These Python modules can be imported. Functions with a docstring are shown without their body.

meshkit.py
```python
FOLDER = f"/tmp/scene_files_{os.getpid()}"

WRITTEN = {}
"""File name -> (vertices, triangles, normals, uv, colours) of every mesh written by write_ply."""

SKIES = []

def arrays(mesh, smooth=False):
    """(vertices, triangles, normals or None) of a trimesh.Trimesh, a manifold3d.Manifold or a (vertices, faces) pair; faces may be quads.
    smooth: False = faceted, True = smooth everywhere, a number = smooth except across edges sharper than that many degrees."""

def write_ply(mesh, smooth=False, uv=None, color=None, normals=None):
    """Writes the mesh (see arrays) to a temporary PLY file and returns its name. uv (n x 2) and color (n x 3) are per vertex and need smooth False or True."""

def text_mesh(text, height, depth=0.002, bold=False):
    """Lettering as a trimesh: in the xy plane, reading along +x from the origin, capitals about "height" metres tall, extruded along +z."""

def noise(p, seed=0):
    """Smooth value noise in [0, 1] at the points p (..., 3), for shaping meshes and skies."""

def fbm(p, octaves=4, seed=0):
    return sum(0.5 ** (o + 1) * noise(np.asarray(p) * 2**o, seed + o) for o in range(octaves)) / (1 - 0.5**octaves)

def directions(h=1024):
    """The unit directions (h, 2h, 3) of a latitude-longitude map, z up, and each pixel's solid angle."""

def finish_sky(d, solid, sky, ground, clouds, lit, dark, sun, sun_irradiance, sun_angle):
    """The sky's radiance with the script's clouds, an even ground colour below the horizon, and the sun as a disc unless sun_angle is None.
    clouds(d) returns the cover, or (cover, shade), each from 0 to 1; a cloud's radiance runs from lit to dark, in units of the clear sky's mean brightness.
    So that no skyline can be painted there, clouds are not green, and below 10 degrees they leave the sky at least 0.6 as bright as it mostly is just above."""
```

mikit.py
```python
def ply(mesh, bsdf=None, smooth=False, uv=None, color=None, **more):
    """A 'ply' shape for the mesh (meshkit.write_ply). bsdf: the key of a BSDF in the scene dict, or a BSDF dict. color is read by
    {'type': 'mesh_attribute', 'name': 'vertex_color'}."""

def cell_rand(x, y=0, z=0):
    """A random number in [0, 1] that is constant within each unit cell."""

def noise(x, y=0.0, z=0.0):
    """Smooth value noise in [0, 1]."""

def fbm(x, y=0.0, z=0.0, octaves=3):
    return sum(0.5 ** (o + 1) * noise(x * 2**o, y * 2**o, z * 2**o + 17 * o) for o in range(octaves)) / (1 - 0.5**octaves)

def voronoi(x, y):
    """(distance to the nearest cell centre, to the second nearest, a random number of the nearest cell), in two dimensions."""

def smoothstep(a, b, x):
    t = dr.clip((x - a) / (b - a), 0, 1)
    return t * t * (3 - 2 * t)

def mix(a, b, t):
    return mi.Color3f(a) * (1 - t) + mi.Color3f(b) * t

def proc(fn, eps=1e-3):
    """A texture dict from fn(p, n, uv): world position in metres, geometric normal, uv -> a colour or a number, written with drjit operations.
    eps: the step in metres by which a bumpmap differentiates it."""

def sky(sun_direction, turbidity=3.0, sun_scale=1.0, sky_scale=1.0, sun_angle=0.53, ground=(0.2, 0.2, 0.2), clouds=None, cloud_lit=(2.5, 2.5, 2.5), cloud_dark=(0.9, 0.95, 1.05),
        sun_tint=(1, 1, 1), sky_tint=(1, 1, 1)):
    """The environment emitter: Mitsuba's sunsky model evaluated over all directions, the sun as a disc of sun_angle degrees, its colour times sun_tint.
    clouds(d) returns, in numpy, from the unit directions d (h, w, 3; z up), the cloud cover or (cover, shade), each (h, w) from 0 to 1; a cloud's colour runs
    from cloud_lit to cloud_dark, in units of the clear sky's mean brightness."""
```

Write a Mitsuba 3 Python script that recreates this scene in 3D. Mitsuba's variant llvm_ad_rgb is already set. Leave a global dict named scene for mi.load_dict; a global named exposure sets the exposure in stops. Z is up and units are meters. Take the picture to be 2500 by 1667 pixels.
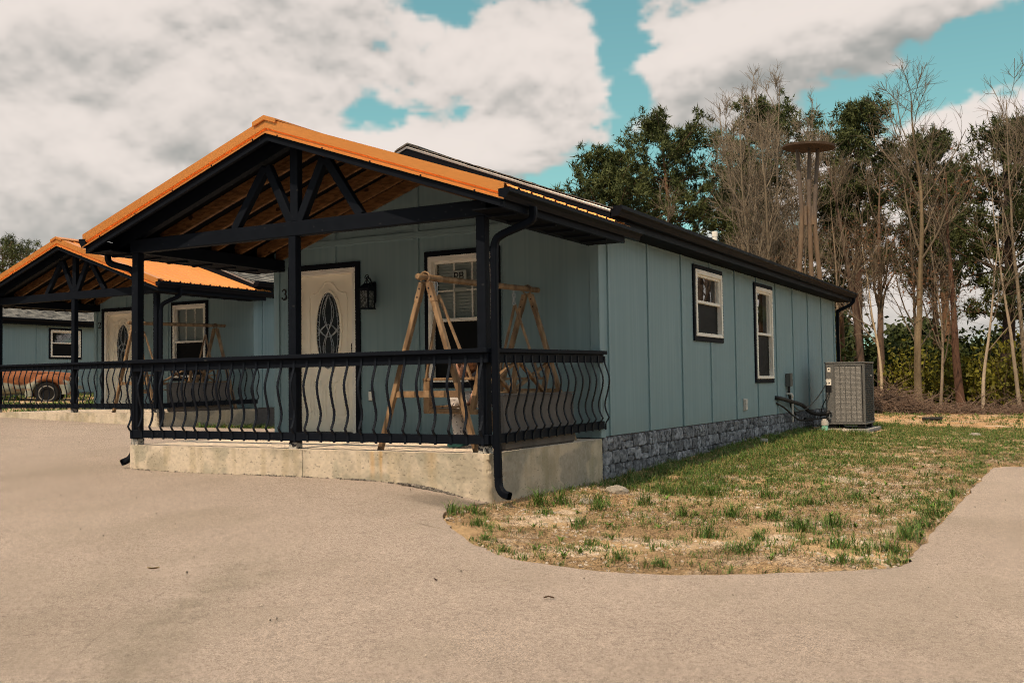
import math, numpy as np, trimesh, shapely, manifold3d
import drjit as dr
import mitsuba as mi
import mikit, meshkit
from mikit import proc, noise, fbm, voronoi, cell_rand, smoothstep, mix
from shapely.geometry import Polygon, LineString, Point, box as sbox
from shapely import affinity
from shapely.ops import unary_union

scene, labels = {'type': 'scene'}, {}
T = mi.ScalarTransform4f

# ------------------------------------------------------------------ camera, sky, exposure
CAM = np.array([4.6065, -10.2736, 0.6254])
YAW, PITCH, ROLL = 0.5071, 0.0414, -0.0143
_f = np.array([-math.sin(YAW)*math.cos(PITCH), math.cos(YAW)*math.cos(PITCH), math.sin(PITCH)])
_r = np.array([math.cos(YAW), math.sin(YAW), 0.0]); _u = np.cross(_r, _f)
UP = -_r*math.sin(ROLL) + _u*math.cos(ROLL)
scene['camera'] = {'type': 'thinlens', 'fov': 53.63, 'fov_axis': 'x', 'aperture_radius': 0.0022, 'focus_distance': 10.2,
                   'near_clip': 0.1, 'far_clip': 600.0,
                   'to_world': T().look_at(origin=CAM.tolist(), target=(CAM+_f).tolist(), up=UP.tolist())}
exposure = 1.36

def clouds(d):
    """Broken stratocumulus: puffy noise on the sky dome, thicker towards the west, with a clear lane to the north."""
    az = np.degrees(np.arctan2(d[..., 0]*0.874 + d[..., 1]*0.486, -d[..., 0]*0.486 + d[..., 1]*0.874))   # degrees right of NNW
    el = np.degrees(np.arcsin(np.clip(d[..., 2], -1, 1)))
    def field(el_):
        e = np.radians(el_)
        a = np.radians(az)
        q = np.stack([np.sin(a)*np.cos(e)*7, np.cos(a)*np.cos(e)*7, np.sin(e)*9.5], -1)
        w = np.stack([meshkit.fbm(q*1.1+5, 3, 1), meshkit.fbm(q*1.1+9, 3, 2), meshkit.fbm(q*1.1+3, 3, 3)], -1) - 0.5
        n = meshkit.fbm(q + w*1.3, 6, 4)
        b = 1 - np.abs(2*meshkit.fbm(q*2.4 + w*1.6 + 20, 6, 7) - 1)
        c = 1 - np.abs(2*meshkit.fbm(q*6.5 + w*2 + 40, 4, 8) - 1)
        f = 0.54*n + 0.33*(b - 0.35) + 0.16*(c - 0.3)
        f = f + 0.055
        for a0, e0, sa, se, k in BANKS:
            f = f + k*np.exp(-((az-a0)/sa)**2 - ((el_-e0)/se)**2)
        return f
    f = field(el)
    up, up2 = field(el + 2.4), field(el + 0.9)
    cover = np.clip((f - 0.47)/0.11, 0, 1); cover = cover*cover*(3-2*cover)
    e = np.radians(el); a = np.radians(az)
    q = np.stack([np.sin(a)*np.cos(e)*8, np.cos(a)*np.cos(e)*8, np.sin(e)*13], -1)
    shade = 0.5 + 0.5*np.tanh(1.0*(-0.72 + 3.4*(up - f) + 2.6*(up2 - f) + 2.4*(meshkit.fbm(q, 5, 11) - 0.47) + 1.2*np.clip(f-0.70, 0, 1)))
    return cover*0.97, shade
# banks of cloud (degrees right of the lens axis, degrees up, widths, weight)
BANKS = [(-16, 14, 17, 9, .22), (-24, 18.5, 6, 3.2, .22), (-24, 9, 10, 4, .10), (2.5, 17.5, 3.4, 3.0, .26), (-10.5, 20.0, 2.0, 1.0, .10), (-1, 13, 4, 1.6, .14),
         (6.2, 20, 1.3, 3.2, -.30), (7.0, 15.5, 2.2, 1.8, -.26), (4.5, 10.0, 7.0, 2.7, -.40), (-8.2, 14.6, 3.2, 1.7, -.20), (-4.5, 20.8, 3, .9, -.16),
         (10.5, 17.6, 2.6, 1.5, .26), (15.5, 18.3, 4.0, 1.9, .30), (21.5, 19.6, 4.0, 1.5, .30), (12.5, 14.6, 4, 1.0, .16),
         (26, 17.0, 3.4, 1.3, -.30), (21, 14.6, 5, 1.1, -.26), (9, 12.0, 5, 1.5, -.26), (24, 6, 8, 4, .18)]
SUN = (-0.015, -1.0, 1.25)
scene['sky'] = mikit.sky(SUN, turbidity=3.0, sun_scale=0.88, sky_scale=1.9, clouds=clouds, cloud_lit=(2.56, 2.29, 2.12), cloud_dark=(0.92, 0.94, 0.90),
                         sun_tint=(1.06, 0.95, 0.84), sky_tint=(0.75, 0.99, 0.63), ground=(0.22, 0.19, 0.15))

# ------------------------------------------------------------------ materials
def two(b): return {'type': 'twosided', 'b': b}
def rgb(c): return {'type': 'rgb', 'value': list(c)}
def mat(key, color, rough=0.6, spec=0.4, metal=0.0, bump=None, bscale=None, eps=1e-3, **k):
    c = proc(color) if callable(color) else (color if isinstance(color, dict) else rgb(color))
    b = {'type': 'principled', 'base_color': c, 'roughness': proc(rough) if callable(rough) else rough, 'specular': spec, 'metallic': metal, **k}
    if bump is not None:
        b = {'type': 'bumpmap', 'tex': proc(bump, eps), 'scale': bscale or 1.0, 'bsdf': b}
    scene[key] = two(b)
    return key

def siding_c(p, n, uv):
    h = p.x + p.y
    streak = smoothstep(0.25, 0.75, fbm(h*34, p.z*0.9, 0, 4))
    blot = fbm(h*1.3, p.z*1.1, 3, 3)
    low = smoothstep(0.35, -0.05, p.z)*fbm(h*5, p.z*3, 8, 3)
    c = mix((0.175, 0.275, 0.320), (0.212, 0.322, 0.365), streak*0.6 + blot*0.4)
    return mix(c, (0.20, 0.21, 0.18), low*0.35)
def siding_b(p, n, uv):
    h = p.x + p.y
    g = smoothstep(0.0, 0.06, dr.abs(h/0.2 - dr.floor(h/0.2) - 0.5)*0.2)
    return 0.0012*fbm(h*90, p.z*2.0, 0, 3) + 0.002*g
M_SIDE = mat('mat_siding', siding_c, 0.55, 0.35, bump=siding_b)
M_TRIMB = mat('mat_siding_trim', lambda p, n, uv: mix((0.187, 0.290, 0.335), (0.224, 0.336, 0.380), fbm((p.x+p.y)*20, p.z*2, 1, 3)), 0.5, 0.35)
def black_c(p, n, uv):
    w = fbm(p.x*9, p.y*9, p.z*9, 3)
    s = smoothstep(0.80, 0.90, fbm(p.x*23+4, p.y*23, p.z*23, 2))
    return mix(mix((0.0030, 0.0054, 0.0105), (0.0062, 0.0092, 0.0165), w), (0.08, 0.085, 0.09), s*0.30)
def wood_grain_b(p, n, uv): return 0.0009*fbm(p.x*60 + p.y*60, p.z*9, p.x*9, 3)
M_BLACK = mat('mat_black_paint', black_c, 0.6, 0.10, bump=wood_grain_b)
M_BMETAL = mat('mat_black_metal', (0.0030, 0.0050, 0.0100), 0.5, 0.10)
M_IRON = mat('mat_black_iron', lambda p, n, uv: mix((0.0038, 0.0065, 0.0135), (0.0085, 0.0130, 0.0220), fbm(p.x*30, p.y*30, p.z*30, 2)), 0.5, 0.15)
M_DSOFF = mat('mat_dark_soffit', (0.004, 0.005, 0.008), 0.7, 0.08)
M_GREYTRIM = mat('mat_grey_drip_edge', (0.28, 0.28, 0.29), 0.35, 0.5, metal=0.5)
def orange_c(p, n, uv):
    return mix((0.70, 0.265, 0.064), (0.78, 0.315, 0.085), fbm(p.x*2.3, p.y*2.3, p.z*2.3, 3))
M_ORANGE = mat('mat_copper_paint', orange_c, 0.36, 0.5, metal=0.45)
def shingle_c(p, n, uv):
    r = cell_rand(dr.floor(p.y/0.17 + cell_rand(dr.floor(p.x/0.135), 3)*7), dr.floor(p.x/0.135), 1)
    g = noise(p.x*120, p.y*120, p.z*120)
    return mix(mix((0.05, 0.055, 0.058), (0.23, 0.235, 0.225), r), (0.13, 0.13, 0.13), g*0.4)
M_SHINGLE = mat('mat_shingle', shingle_c, 0.9, 0.1)
def wood_c(base, dark):
    def f(p, n, uv):
        g = fbm(p.x*14 + 3*noise(p.y*3), p.y*3.5, p.z*45, 3)
        k = smoothstep(0.80, 0.86, fbm(p.x*7, p.y*5+3, p.z*7, 2))
        return mix(mix(dark, base, smoothstep(0.25, 0.75, g)), (dark[0]*0.35, dark[1]*0.3, dark[2]*0.3), k)
    return f
M_RAFTER = mat('mat_rafter_pine', wood_c((0.225, 0.110, 0.042), (0.115, 0.053, 0.020)), 0.6, 0.3, bump=wood_grain_b)
M_SWING = mat('mat_swing_larch', lambda p, n, uv: mix(mix((0.165, 0.105, 0.062), (0.345, 0.232, 0.137), smoothstep(0.25, 0.8, fbm(p.x*18 + p.y*18, p.y*6, p.z*7, 3))), (0.17, 0.085, 0.04), smoothstep(0.78, 0.86, fbm(p.x*11+2, p.y*11, p.z*9, 2))*0.7), 0.5, 0.35, bump=wood_grain_b)
M_WHITE = mat('mat_white_vinyl', lambda p, n, uv: mix((0.78, 0.76, 0.71), (0.86, 0.84, 0.79), fbm(p.x*6, p.y*6, p.z*6, 3)), 0.4, 0.4)
M_BRACKET = mat('mat_post_bracket', lambda p, n, uv: mix((0.42, 0.42, 0.40), (0.02, 0.022, 0.028), smoothstep(0.52, 0.6, fbm(p.x*40, p.y*40, p.z*30, 3) + (p.z - dr.floor(p.z*5)/5)*0.6)), 0.6, 0.3)
M_DOOR = mat('mat_door_cream', lambda p, n, uv: mix((0.85, 0.80, 0.68), (0.90, 0.86, 0.75), fbm(p.x*5, p.y*5, p.z*3, 3)), 0.45, 0.4)
M_GLASSD = mat('mat_leaded_glass', lambda p, n, uv: mix((0.008, 0.012, 0.018), (0.022, 0.032, 0.042), fbm(p.x*60, p.y*60, p.z*45, 2)), 0.2, 0.5, bump=lambda p, n, uv: 0.0012*fbm(p.x*55, p.y*55, p.z*40, 2))
M_CAME = mat('mat_lead_came', (0.42, 0.46, 0.50), 0.35, 0.5, metal=0.7)
M_SCREEN = mat('mat_window_screen', (0.0035, 0.0045, 0.006), 0.5, 0.12)
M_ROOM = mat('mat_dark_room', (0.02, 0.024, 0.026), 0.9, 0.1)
M_BLIND = mat('mat_blind', (0.30, 0.36, 0.37), 0.6, 0.3)
scene['mat_pane'] = {'type': 'thindielectric', 'int_ior': 1.65}
M_PANE = 'mat_pane'
M_STICKER = mat('mat_sticker', (0.42, 0.46, 0.44), 0.5, 0.3)
M_INK = mat('mat_ink', (0.008, 0.009, 0.012), 0.6, 0.3)
def concrete_c(p, n, uv):
    h = p.x + p.y*0.93
    a = fbm(h*1.7, p.z*2.2, p.y*1.0, 4)
    c = mix((0.55, 0.490, 0.405), (0.65, 0.590, 0.500), a)
    c = mix(c, (0.30, 0.285, 0.225), smoothstep(0.52, 0.72, fbm(h*3.6+9, p.z*3.0, 1, 5))*0.60)
    c = mix(c, (0.40, 0.345, 0.23), smoothstep(0.45, 0.75, fbm(h*14, p.z*1.5, 3, 3))*0.45)        # damp, algae
    c = mix(c, (0.23, 0.25, 0.20), smoothstep(0.60, 0.75, fbm(h*4+1, p.z*4, 6, 4))*0.45)
    fine = fbm(p.x*40, p.y*40, p.z*40, 3)
    c = c*(0.82 + 0.36*fine)
    pit = smoothstep(0.80, 0.88, noise(p.x*55, p.y*55, p.z*55))
    c = mix(c, (0.16, 0.14, 0.11), pit*0.5)
    side = smoothstep(0.7, 0.9, n.x)
    rough = smoothstep(0.47, 0.55, fbm(p.y*1.5+3, p.z*3, 4, 3))*side
    c = mix(c, mix((0.20, 0.185, 0.15), (0.36, 0.34, 0.29), fbm(p.y*35, p.z*35, 0, 3)), rough*0.8)
    c = mix(c, (0.30, 0.245, 0.145), side*(1-rough)*0.35)
    fx = smoothstep(0.05, 0.0, dr.abs(p.x + 1.275 + 0.02*noise(p.z*9)))*0.8 + smoothstep(0.04, 0.0, dr.abs(p.x + 1.165 + 0.02*noise(p.z*8+4)))*0.9 + smoothstep(0.1, 0.0, dr.abs(p.x + 0.62))*0.35
    fx = fx*smoothstep(-0.30, -0.02, p.z + 0.10*noise(p.x*50))*smoothstep(-0.5, -0.9, n.y)
    return mix(c, (0.56, 0.33, 0.09), fx*0.7*(0.5 + 0.5*fbm(p.x*30, p.z*6, 0, 3)))
def concrete_b(p, n, uv):
    return 0.003*fbm(p.x*30, p.y*30, p.z*30, 4) + 0.006*smoothstep(0.6, 0.8, fbm(p.x*6, p.y*6, p.z*6, 3)) - 0.004*smoothstep(0.78, 0.86, noise(p.x*55, p.y*55, p.z*55))
M_CONC = mat('mat_concrete', concrete_c, 0.85, 0.2, bump=concrete_b)
M_FLOOR = mat('mat_porch_floor', lambda p, n, uv: mix((0.52, 0.455, 0.385), (0.62, 0.555, 0.48), fbm(p.x*2, p.y*2, 1, 4)*0.7 + fbm(p.x*40, p.y*40, 1, 2)*0.3), 0.8, 0.2)
def stone_c(p, n, uv):
    a = fbm(p.y*5, p.z*6, p.x*5, 3); b = fbm(p.y*26, p.z*30, p.x*26, 3)
    return mix((0.07, 0.080, 0.100), (0.36, 0.385, 0.44), a*0.30 + 0.70*smoothstep(0.28, 0.72, b))
def stone_b(p, n, uv): return 0.026*fbm(p.y*20 + 2*noise(p.z*9), p.z*34, p.x*20, 4) + 0.004*noise(p.y*90, p.z*90, p.x*90)
STONES = [mat('mat_stone_%d' % i, (lambda k: lambda p, n, uv: stone_c(p, n, uv)*k)(k), 0.85, 0.25, bump=stone_b) for i, k in enumerate((0.58, 0.80, 1.08))]
M_MORTAR = mat('mat_mortar', lambda p, n, uv: mix((0.07, 0.07, 0.078), (0.14, 0.138, 0.145), fbm(p.x*20, p.y*20, p.z*20, 3)), 0.95, 0.1)

# ------------------------------------------------------------------ helpers
def num(key, store=None):
    store = used if store is None else store
    if key not in store:
        store.add(key); return key
    i = 1
    while '%s_%03d' % (key, i) in store: i += 1
    k = '%s_%03d' % (key, i); store.add(k); return k
used = set()
def thing(name, label, cat, group=None):
    k = num(name); labels[k] = {'label': label, 'category': cat}
    if group: labels[k]['group'] = group
    return k
def part(parent, name, mesh, bsdf, smooth=False, **kw):
    k = num(parent + '__' + name); scene[k] = mikit.ply(mesh, bsdf, smooth, **kw); return k
def single(name, mesh, bsdf, label=None, cat=None, kind=None, smooth=False, group=None, **kw):
    k = num(name); scene[k] = mikit.ply(mesh, bsdf, smooth, **kw)
    labels[k] = {a: b for a, b in (('label', label), ('category', cat), ('kind', kind), ('group', group)) if b}
    return k
def cat(ms): return trimesh.util.concatenate([m for m in ms if m is not None])
def fix(m):
    if m.volume < 0: m.invert()
    return m
def box(x0, x1, y0, y1, z0, z1, c=0.0):
    """Box, its edges chamfered by c."""
    lo, hi = np.array([min(x0, x1), min(y0, y1), min(z0, z1)]), np.array([max(x0, x1), max(y0, y1), max(z0, z1)])
    if c <= 0:
        m = trimesh.creation.box(hi-lo); m.apply_translation((hi+lo)/2); return m
    h = (hi-lo)/2; c = min(c, 0.45*h.min()); pts = []
    for s in np.ndindex(2, 2, 2):
        s = np.array(s)*2-1
        for k in range(3):
            q = h-c; q[k] = h[k]; pts.append(s*q)
    m = trimesh.convex.convex_hull(np.array(pts)); m.apply_translation((hi+lo)/2); return m
def beam(p0, p1, w, h, up=(0, 0, 1), c=0.0):
    """Bar from p0 to p1, w across and h along 'up'."""
    p0, p1 = np.asarray(p0, float), np.asarray(p1, float); t = p1-p0; L = np.linalg.norm(t); t /= L
    s = np.cross(t, up); s /= np.linalg.norm(s); v = np.cross(s, t)
    m = box(-w/2, w/2, -L/2, L/2, -h/2, h/2, c)
    M = np.eye(4); M[:3, 0], M[:3, 1], M[:3, 2], M[:3, 3] = s, t, v, (p0+p1)/2
    m.apply_transform(M); return m
def tube(pts, r, sides=8, cap=True):
    p = np.asarray(pts, float); n = len(p); r = np.broadcast_to(np.asarray(r, float), (n,))
    t = np.gradient(p, axis=0); t /= np.linalg.norm(t, axis=1, keepdims=True) + 1e-12
    a = np.zeros((n, 3)); ref = np.array([0, 0, 1.]) if abs(t[0, 2]) < 0.9 else np.array([1., 0, 0])
    cur = np.cross(t[0], ref); cur /= np.linalg.norm(cur)
    for i in range(n):
        cur = cur - t[i]*(cur @ t[i]); cur /= np.linalg.norm(cur) + 1e-12; a[i] = cur
    b = np.cross(t, a); ang = np.arange(sides)*2*math.pi/sides
    v = p[:, None] + r[:, None, None]*(np.cos(ang)[None, :, None]*a[:, None] + np.sin(ang)[None, :, None]*b[:, None])
    i, j = np.meshgrid(np.arange(n-1), np.arange(sides), indexing='ij')
    q = np.stack([i*sides+j, i*sides+(j+1) % sides, (i+1)*sides+(j+1) % sides, (i+1)*sides+j], -1).reshape(-1, 4)
    f = np.vstack([q[:, [0, 1, 2]], q[:, [0, 2, 3]]]); v = v.reshape(-1, 3)
    if cap:
        v = np.vstack([v, p[0], p[-1]]); k = len(v)
        j = np.arange(sides); o = (n-1)*sides
        f = np.vstack([f, np.stack([(j+1) % sides, j, j*0+k-2], 1), np.stack([o+j, o+(j+1) % sides, j*0+k-1], 1)])
    return trimesh.Trimesh(v, f, process=False)
def caps(poly):
    v, f = trimesh.creation.triangulate_polygon(poly, engine='earcut'); return np.asarray(v), np.asarray(f)
def prism2(poly, A, B):
    """Closed solid between the images of a polygon under A and B (functions of its n x 2 points)."""
    poly = poly if isinstance(poly, Polygon) else Polygon(poly)
    v, f = caps(poly); n = len(v)
    rings = [np.array(poly.exterior.coords)[:-1]] + [np.array(h.coords)[:-1] for h in poly.interiors]
    V = [A(v), B(v)]; F = [f[:, ::-1], f + n]; at = 2*n
    for r in rings:
        k = len(r); V += [A(r), B(r)]; j = np.arange(k); jn = (j+1) % k
        F += [np.stack([at+j, at+jn, at+k+jn], 1), np.stack([at+j, at+k+jn, at+k+j], 1)]; at += 2*k
    m = trimesh.Trimesh(np.vstack(V), np.vstack(F), process=False); m.merge_vertices()
    trimesh.repair.fix_normals(m)
    return fix(m)
def prism(poly, axis, a, b):
    """Polygon in the other two axes (in order xyz), drawn out along an axis from a to b."""
    o = [i for i in range(3) if i != axis]
    def at(c):
        def f(p):
            q = np.zeros((len(p), 3)); q[:, o[0]], q[:, o[1]], q[:, axis] = p[:, 0], p[:, 1], c; return q
        return f
    return prism2(poly, at(a), at(b))
def slope(poly_yw, A, B):
    """Section (y, height above the line) drawn along a sloping line from A=(x,z) to B=(x,z), cut plumb at both ends."""
    return prism2(poly_yw, lambda p: np.stack([p[:, 0]*0+A[0], p[:, 0], p[:, 1]+A[1]], 1), lambda p: np.stack([p[:, 0]*0+B[0], p[:, 0], p[:, 1]+B[1]], 1))
def sweep(section, path, up, closed_caps=True):
    """Sweeps a closed section (n x 2: across, along up) along a path."""
    s = np.asarray(section, float); p = np.asarray(path, float); t = np.gradient(p, axis=0)
    for i in range(1, len(p)-1):
        a, b = p[i]-p[i-1], p[i+1]-p[i]; t[i] = a/np.linalg.norm(a)+b/np.linalg.norm(b)
    t /= np.linalg.norm(t, axis=1, keepdims=True)
    side = np.cross(t, up); side /= np.linalg.norm(side, axis=1, keepdims=True); v = np.cross(side, t)
    V = p[:, None] + s[None, :, :1]*side[:, None] + s[None, :, 1:]*v[:, None]
    n, k = len(p), len(s); i, j = np.meshgrid(np.arange(n-1), np.arange(k), indexing='ij')
    q = np.stack([i*k+j, i*k+(j+1) % k, (i+1)*k+(j+1) % k, (i+1)*k+j], -1).reshape(-1, 4)
    F = [q[:, [0, 1, 2]], q[:, [0, 2, 3]]]
    _, cf = caps(Polygon(s))
    if len(_) == k: F += [cf[:, ::-1], cf + (n-1)*k]
    m = trimesh.Trimesh(V.reshape(-1, 3), np.vstack(F), process=False); return fix(m)
def smooth_path(pts, n=6):
    """Catmull-Rom through the points."""
    p = np.asarray(pts, float); q = np.vstack([2*p[0]-p[1], p, 2*p[-1]-p[-2]]); out = []
    for i in range(1, len(q)-2):
        for t in np.arange(n)/n:
            out.append(0.5*((2*q[i]) + (q[i+1]-q[i-1])*t + (2*q[i-1]-5*q[i]+4*q[i+1]-q[i+2])*t*t + (3*q[i]-q[i-1]-3*q[i+1]+q[i+2])*t**3))
    return np.array(out + [p[-1]])
def sphere(c, r, sub=2):
    m = trimesh.creation.icosphere(subdivisions=sub, radius=1.0); m.apply_scale(r); m.apply_translation(c); return m
# ------------------------------------------------------------------ the lie of the land
GP=np.array([(0.02,-2.47,-.44),(-.875,-2.5,-.308),(-1.57,-2.5,-.282),(-2.9,-2.5,-.28),(-3.78,-2.5,-.283),(-4.65,-2.5,-.268),(0,0,-.468),(0,1.5,-.43),(0,3.4,-.395),(0,7.6,-.334),(.6,9.9,-.36),
(-14.16,2.4,.094),(-12.3,2.4,.039),(-10.47,2.4,-.023),(-9.6,6.4,-.24),(-9.6,12,-.14),(-5,3,-.26),(-5,9,-.15),(-26.3,14.3,.45),(-22,9.2,.24),(-26,4,.4),(-40,10,.7),
(3.5,19,-.43),(12,19,-.62),(-2,21,-.30),(-10,24,0),(-26,32,.5),(4.6,-10.3,-.86),(-3,-9,-.56),(-10,-8,-.22),(-20,-6,.15),(12,-8,-1.1),(12,4,-.80),(3,-3,-.55),(3,3,-.50),(20,12,-1.0),(-30,-15,.3),(20,-15,-1.3),(0,-20,-1.0)])
def _k(r2): return 0.5*r2*np.log(np.maximum(r2,1e-12))
_d=((GP[:,None,:2]-GP[None,:,:2])**2).sum(-1); _n=len(GP)
_A=np.zeros((_n+3,_n+3)); _A[:_n,:_n]=_k(_d)+np.eye(_n)*.02; _A[:_n,_n]=1; _A[:_n,_n+1:]=GP[:,:2]; _A[_n:,:_n]=_A[:_n,_n:].T
_w=np.linalg.solve(_A,np.r_[GP[:,2],0,0,0])
def ground(x,y):
    x,y=np.broadcast_arrays(np.asarray(x,float),np.asarray(y,float)); s=x.shape; P=np.stack([x.ravel(),y.ravel()],1)
    far=np.maximum(np.linalg.norm(P-[-4,4],axis=1)-38,0)          # beyond the yard the land runs on level
    Q=[-4,4]+(P-[-4,4])*(1-far/np.maximum(np.linalg.norm(P-[-4,4],axis=1),1e-9))[:,None]
    z=np.full(len(Q),_w[_n])+Q@_w[_n+1:]
    for i in range(_n): z+=_w[i]*_k(((Q-GP[i,:2])**2).sum(1))
    return z.reshape(s)

def yard(x, y):
    """The bare soil's own surface: the lie of the land with its lumps, sunk under the asphalt."""
    x, y = np.broadcast_arrays(np.asarray(x, float), np.asarray(y, float)); z = ground(x, y)
    inside = shapely.contains_xy(ASPHALT.buffer(0.02), x, y); near = np.clip(1 - np.hypot(x-2, y-2)/60, 0, 1)
    return z + near*(0.05*(meshkit.fbm(np.stack([x*0.9, y*0.9, x*0], -1), 3, 3)-0.5) + 0.03*(meshkit.fbm(np.stack([x*3, y*3, x*0], -1), 2, 8)-0.5))*(~inside) - inside*0.06
EDGE = [(-0.0, -2.44), (-0.01, -2.86), (0.05, -3.24), (0.3, -3.61), (0.54, -3.86), (0.91, -4.2), (1.17, -4.38), (1.38, -4.49), (1.79, -4.55), (2.18, -4.5), (2.56, -4.32), (3.0, -4.01), (3.36, -3.7), (3.57, -3.46), (3.61, -3.2), (3.61, -2.7), (3.61, -1.98), (3.6, -1.07), (3.61, 0.04), (3.62, 1.31), (3.64, 2.38), (3.67, 3.41), (3.75, 3.85), (4.0, 4.01)]
_e = smooth_path([(x, y, 0) for x, y in EDGE], 4)[:, :2]
_rng = np.random.default_rng(5)
_e[2:-2] += _rng.normal(0, 0.014, (len(_e)-4, 2))
ASPHALT = Polygon(list(map(tuple, _e)) + [(30, 4.2), (30, -40), (-45, -40), (-45, 1.5), (-24, 2.2), (-15.2, 2.3), (-14.4, 2.6), (-14.38, 2.44), (-9.7, 2.44), (-9.68, 3.0), (-9.25, 3.4), (-9.0, 5.2), (-8.85, 9), (-8.8, 16), (-4.75, 16), (-4.72, -0.1), (-4.66, -2.44)]).buffer(0)
def drape(poly, size, lift, seed=0, rough=0.0):
    v, f = trimesh.creation.triangulate_polygon(poly, engine='earcut')
    v, f = trimesh.remesh.subdivide_to_size(np.c_[v, np.zeros(len(v))], f, size, max_iter=30)
    m = trimesh.Trimesh(v, f); m.merge_vertices(); v = np.array(m.vertices); f = np.array(m.faces)
    v[:, 2] = ground(v[:, 0], v[:, 1]) + lift
    if rough:
        v[:, 2] += rough*(meshkit.fbm(np.c_[v[:, 0]*0.9, v[:, 1]*0.9, v[:, 0]*0], 3, seed)-0.5)
    m = trimesh.Trimesh(v, f, process=False)
    if m.face_normals[:, 2].sum() < 0: m.invert()
    return m
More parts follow.
